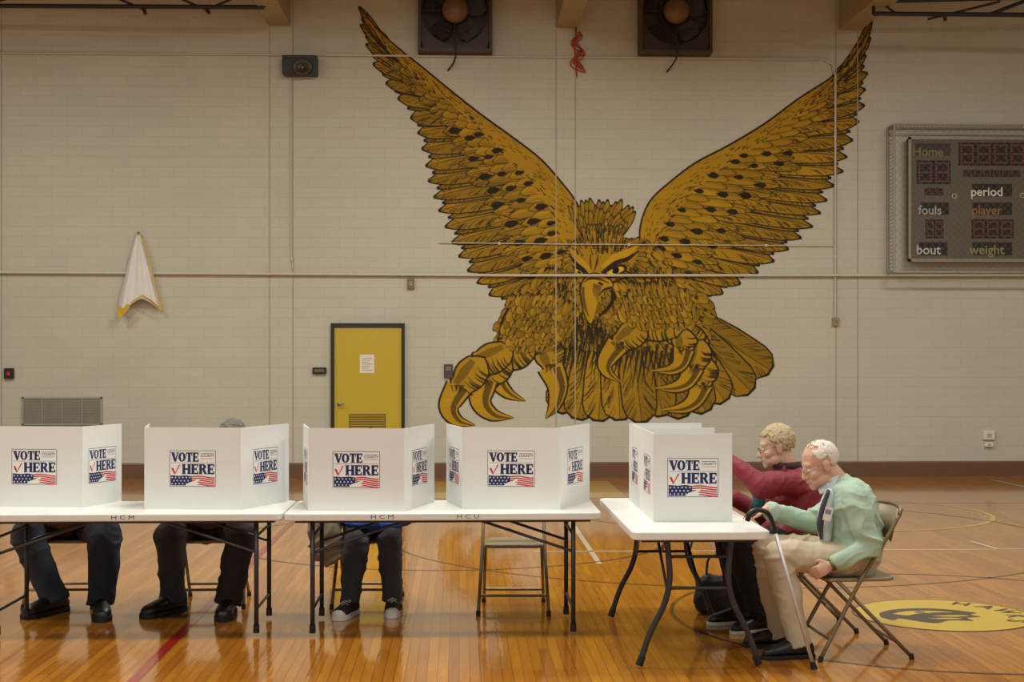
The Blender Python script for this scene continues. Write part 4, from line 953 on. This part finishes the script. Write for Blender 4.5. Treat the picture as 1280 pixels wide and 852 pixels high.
def wom_extra(J,body,off,f,s,u,hk):
    glasses(J,body,off,f,s,u,hk)
    bm=bmesh.new(); tube(bm,[P(962,600,8.86),P(950,615,8.83),P(948,634,8.84)],[.03,.04,.04],14,sm=3); mk('blouse',bm,mat('teal_blouse',(40,110,120),.7),body,off,smooth=True)
    bm=bmesh.new(); n=J['neck']; loft(bm,[(n+V((0,0,.0)),V((.095,0,0)),V((0,.095,0))),(n+V((-.01,0,.04)),V((.088,0,0)),V((0,.084,0)))],0,20,cap=False); ob=mk('collar',bm,mat('maroon_collar',(52,20,28),.8),body,off,smooth=True); s_=ob.modifiers.new('s','SOLIDIFY'); s_.thickness=.01
maroon=mat('maroon_jacket',(126,26,42),.65,var=.06)
Jw=J_wom()
person(Jw,'person with short curly blond hair in maroon jacket, reaching forward','jacket',maroon,blackcl,(blackle,mat('sole_white',(200,196,188),.6),'dress'),mat('blond_hair',(182,162,126),.75,var=.3,scale=70,bump=.5,bscale=140),'curly',wom_extra)
def J_voter(cx,kn,ft,hx,hz,lw=1.3,kz=.51):
    J={}; dd=9.86
    J['pelvis']=PZ(cx,.53,dd); J['chest']=PZ(cx,.80,dd-.10); J['neck']=PZ((cx+hx)/2,hz-.14,dd-.24); J['head']=PZ(hx,hz,dd-.34); J['face']=V((0,-1,-.75)); J['jg']=.035; J['lw']=lw
    J['shL']=PZ(cx+36,hz-.2,dd-.19); J['shR']=PZ(cx-36,hz-.2,dd-.19)
    J['elL']=PZ(cx+52,.86,dd-.38); J['elR']=PZ(cx-52,.86,dd-.38); J['wrL']=PZ(cx+22,.79,dd-.62); J['wrR']=PZ(cx-22,.79,dd-.62)
    J['hdL']=(V((-.4,-1,-.1)),dn,V((-1,0,0)),.25); J['hdR']=(V((.4,-1,-.1)),dn,V((1,0,0)),.3)
    J['hiL']=PZ(cx+18,.54,dd-.02); J['hiR']=PZ(cx-18,.54,dd-.02)
    J['knL']=PZ(kn[1],kz,9.44); J['knR']=PZ(kn[0],kz,9.44)
    J['anL']=PZ(ft[1][0],.10,ft[1][1]); J['anR']=PZ(ft[0][0],.10,ft[0][1]); J['toeL']=V((ft[1][2],-1,0)); J['toeR']=V((ft[0][2],-1,0))
    J['drape']=[(PZ(cx,.60,dd-.26),(.19,.16,.06))]
    return J
jeans=mat('dark_jeans',(42,44,56),.9); trou=mat('charcoal_trousers',(48,42,44),.9); grjean=mat('grey_jeans',(66,66,70),.9)
Jv=J_voter(85,(34,132),((68,9.42,-.6),(126,9.34,.3)),85,1.06,1.35)
person(Jv,'seated voter in brown jacket, dark jeans and black shoes','jacket',mat('brown_jacket',(104,64,38),.8),jeans,(blackle,rubber,'boot'),mat('dark_hair',(50,40,34),.8),'short')
Jv=J_voter(262,(212,302),((216,9.42,-.7),(286,9.36,.0)),291,1.125,1.3)
person(Jv,'grey-haired seated voter in dark coat and charcoal trousers','overcoat',mat('dark_coat',(66,54,56),.8),trou,(blackle,rubber,'boot'),mat('grey_hair',(104,98,92),.8),'short')
Jv=J_voter(464,(446,488),((438,9.34,-.35),(490,9.44,.05)),464,1.06,1.05,.46)
Jv['drape']=[(PZ(466,.575,9.56),(.20,.16,.055)),(PZ(425,.60,9.70),(.08,.14,.07)),(PZ(504,.60,9.70),(.08,.14,.07))]
person(Jv,'seated voter in blue shirt, grey jeans and canvas sneakers','shirt',mat('blue_shirt',(24,78,180),.8),grjean,(mat('canvas_black',(34,34,38),.8),mat('sneaker_white',(214,208,200),.6),'sneaker'),mat('dark_hair',(50,40,34),.8),'short')

# ---------------- cane, bag, coat, papers, pens
o=G(1018,836); e=empty('walking_cane',o); info(e,'silver walking cane with black hooked handle leaning on table','cane')
tp=P(966,655,7.72); tipb=G(1018,836)
bm=bmesh.new(); tube(bm,[tp,tp.lerp(tipb,.97)],.010,12); 
for k in range(8): ball(bm,tp.lerp(tipb,.55+k*.03)+V((0,-.01,0)),.0035,sub=1)
mk('shaft',bm,mat('cane_silver',(206,206,208),.35,.4),e,o,smooth=True)
bm=bmesh.new(); tube(bm,[tp.lerp(tipb,.06),tp,P(960,642,7.71),P(949,637,7.70),P(938,641,7.69),P(934,651,7.69)],[.013,.013,.014,.015,.015,.014],12,sm=5); mk('handle',bm,blackle,e,o,smooth=True)
bm=bmesh.new(); tube(bm,[tp.lerp(tipb,.95),tipb],[.014,.019],12); mk('rubber_tip',bm,rubber,e,o)
bo=G(908,778); bo=V((bo.x,bo.y+.34,0)); bm=bmesh.new()
secs=[]
for z,a_,b_ in((0.0,.13,.08),(.03,.15,.1),(.12,.155,.1),(.2,.13,.07),(.25,.09,.03)): secs.append((bo+V((0,0,z)),V((a_,0,0)),V((0,b_,0))))
loft(bm,secs,0,20); bag=baked('handbag',bm,mat('bag_black',(24,22,24),.6),None,bo,vox=.012,smooth=3,disp=.012); info(bag,'soft black handbag standing on floor under the table','handbag')
bm=bmesh.new(); tube(bm,[bo+V((-.07,0,.22)),bo+V((-.05,0,.36)),bo+V((.05,.01,.36)),bo+V((.07,0,.22))],.008,8,sm=6); mk('bag_strap',bm,blackle,bag,bo,smooth=True)
co=PZ(405,0,9.60); bm=bmesh.new()
loft(bm,[(PZ(412,.30,9.54),V((.05,0,0)),V((0,.04,0))),(PZ(410,.38,9.54),V((.11,0,0)),V((0,.05,0))),(PZ(406,.52,9.56),V((.115,0,0)),V((0,.07,0))),(PZ(406,.62,9.64),V((.10,0,0)),V((0,.09,0))),(PZ(414,.76,9.95),V((.10,0,0)),V((0,.06,0))),(PZ(440,.86,10.06),V((.18,0,0)),V((0,.04,0)))],0,18)
coat=baked('coat',bm,mat('coat_olive',(160,146,120),.9),None,V((co.x,co.y,0)),vox=.01,smooth=2,disp=.022); info(coat,'olive brown coat draped over folding chair','coat')
def paper(c,sx,sy,rz,label):
    bm=bmesh.new(); M=Matrix.Rotation(rz,3,'Z'); box(bm,c+V((0,0,.0012)),(sx,sy,.0015),0,M)
    for k in range(6): box(bm,c+M@V((0,-sy*.35+k*sy*.14,0))+V((0,0,.0021)),(sx*.7,.004,.0004),1,M)
    info(mk('ballot_paper',bm,[mat('paper_white2',(232,228,220),.7,var=.02),mat('print_grey',(150,145,135),.8)],None,c),label,'paper')
paper(V((C1x-.14,8.30,TZ)),.22,.30,.1,'white ballot paper under the hand of man writing')
paper(V((C1x-.25,8.98,TZ)),.22,.28,-.1,'white ballot paper in front of woman')
h=Jm['wrR']+V((-.11,-.03,-.02)); bm=bmesh.new(); tube(bm,[V((h.x-.03,h.y,TZ+.005)),h+V((.03,-.01,.07))],[.002,.004],8); tube(bm,[h+V((.01,-.007,.045)),h+V((.03,-.01,.07))],.005,8,m=1)
info(mk('pen',bm,[blk,mat('pen_cap',(40,50,90),.4)],None,V((h.x-.03,h.y,TZ+.003))),'thin dark ballpoint pen in hand of man','pen')
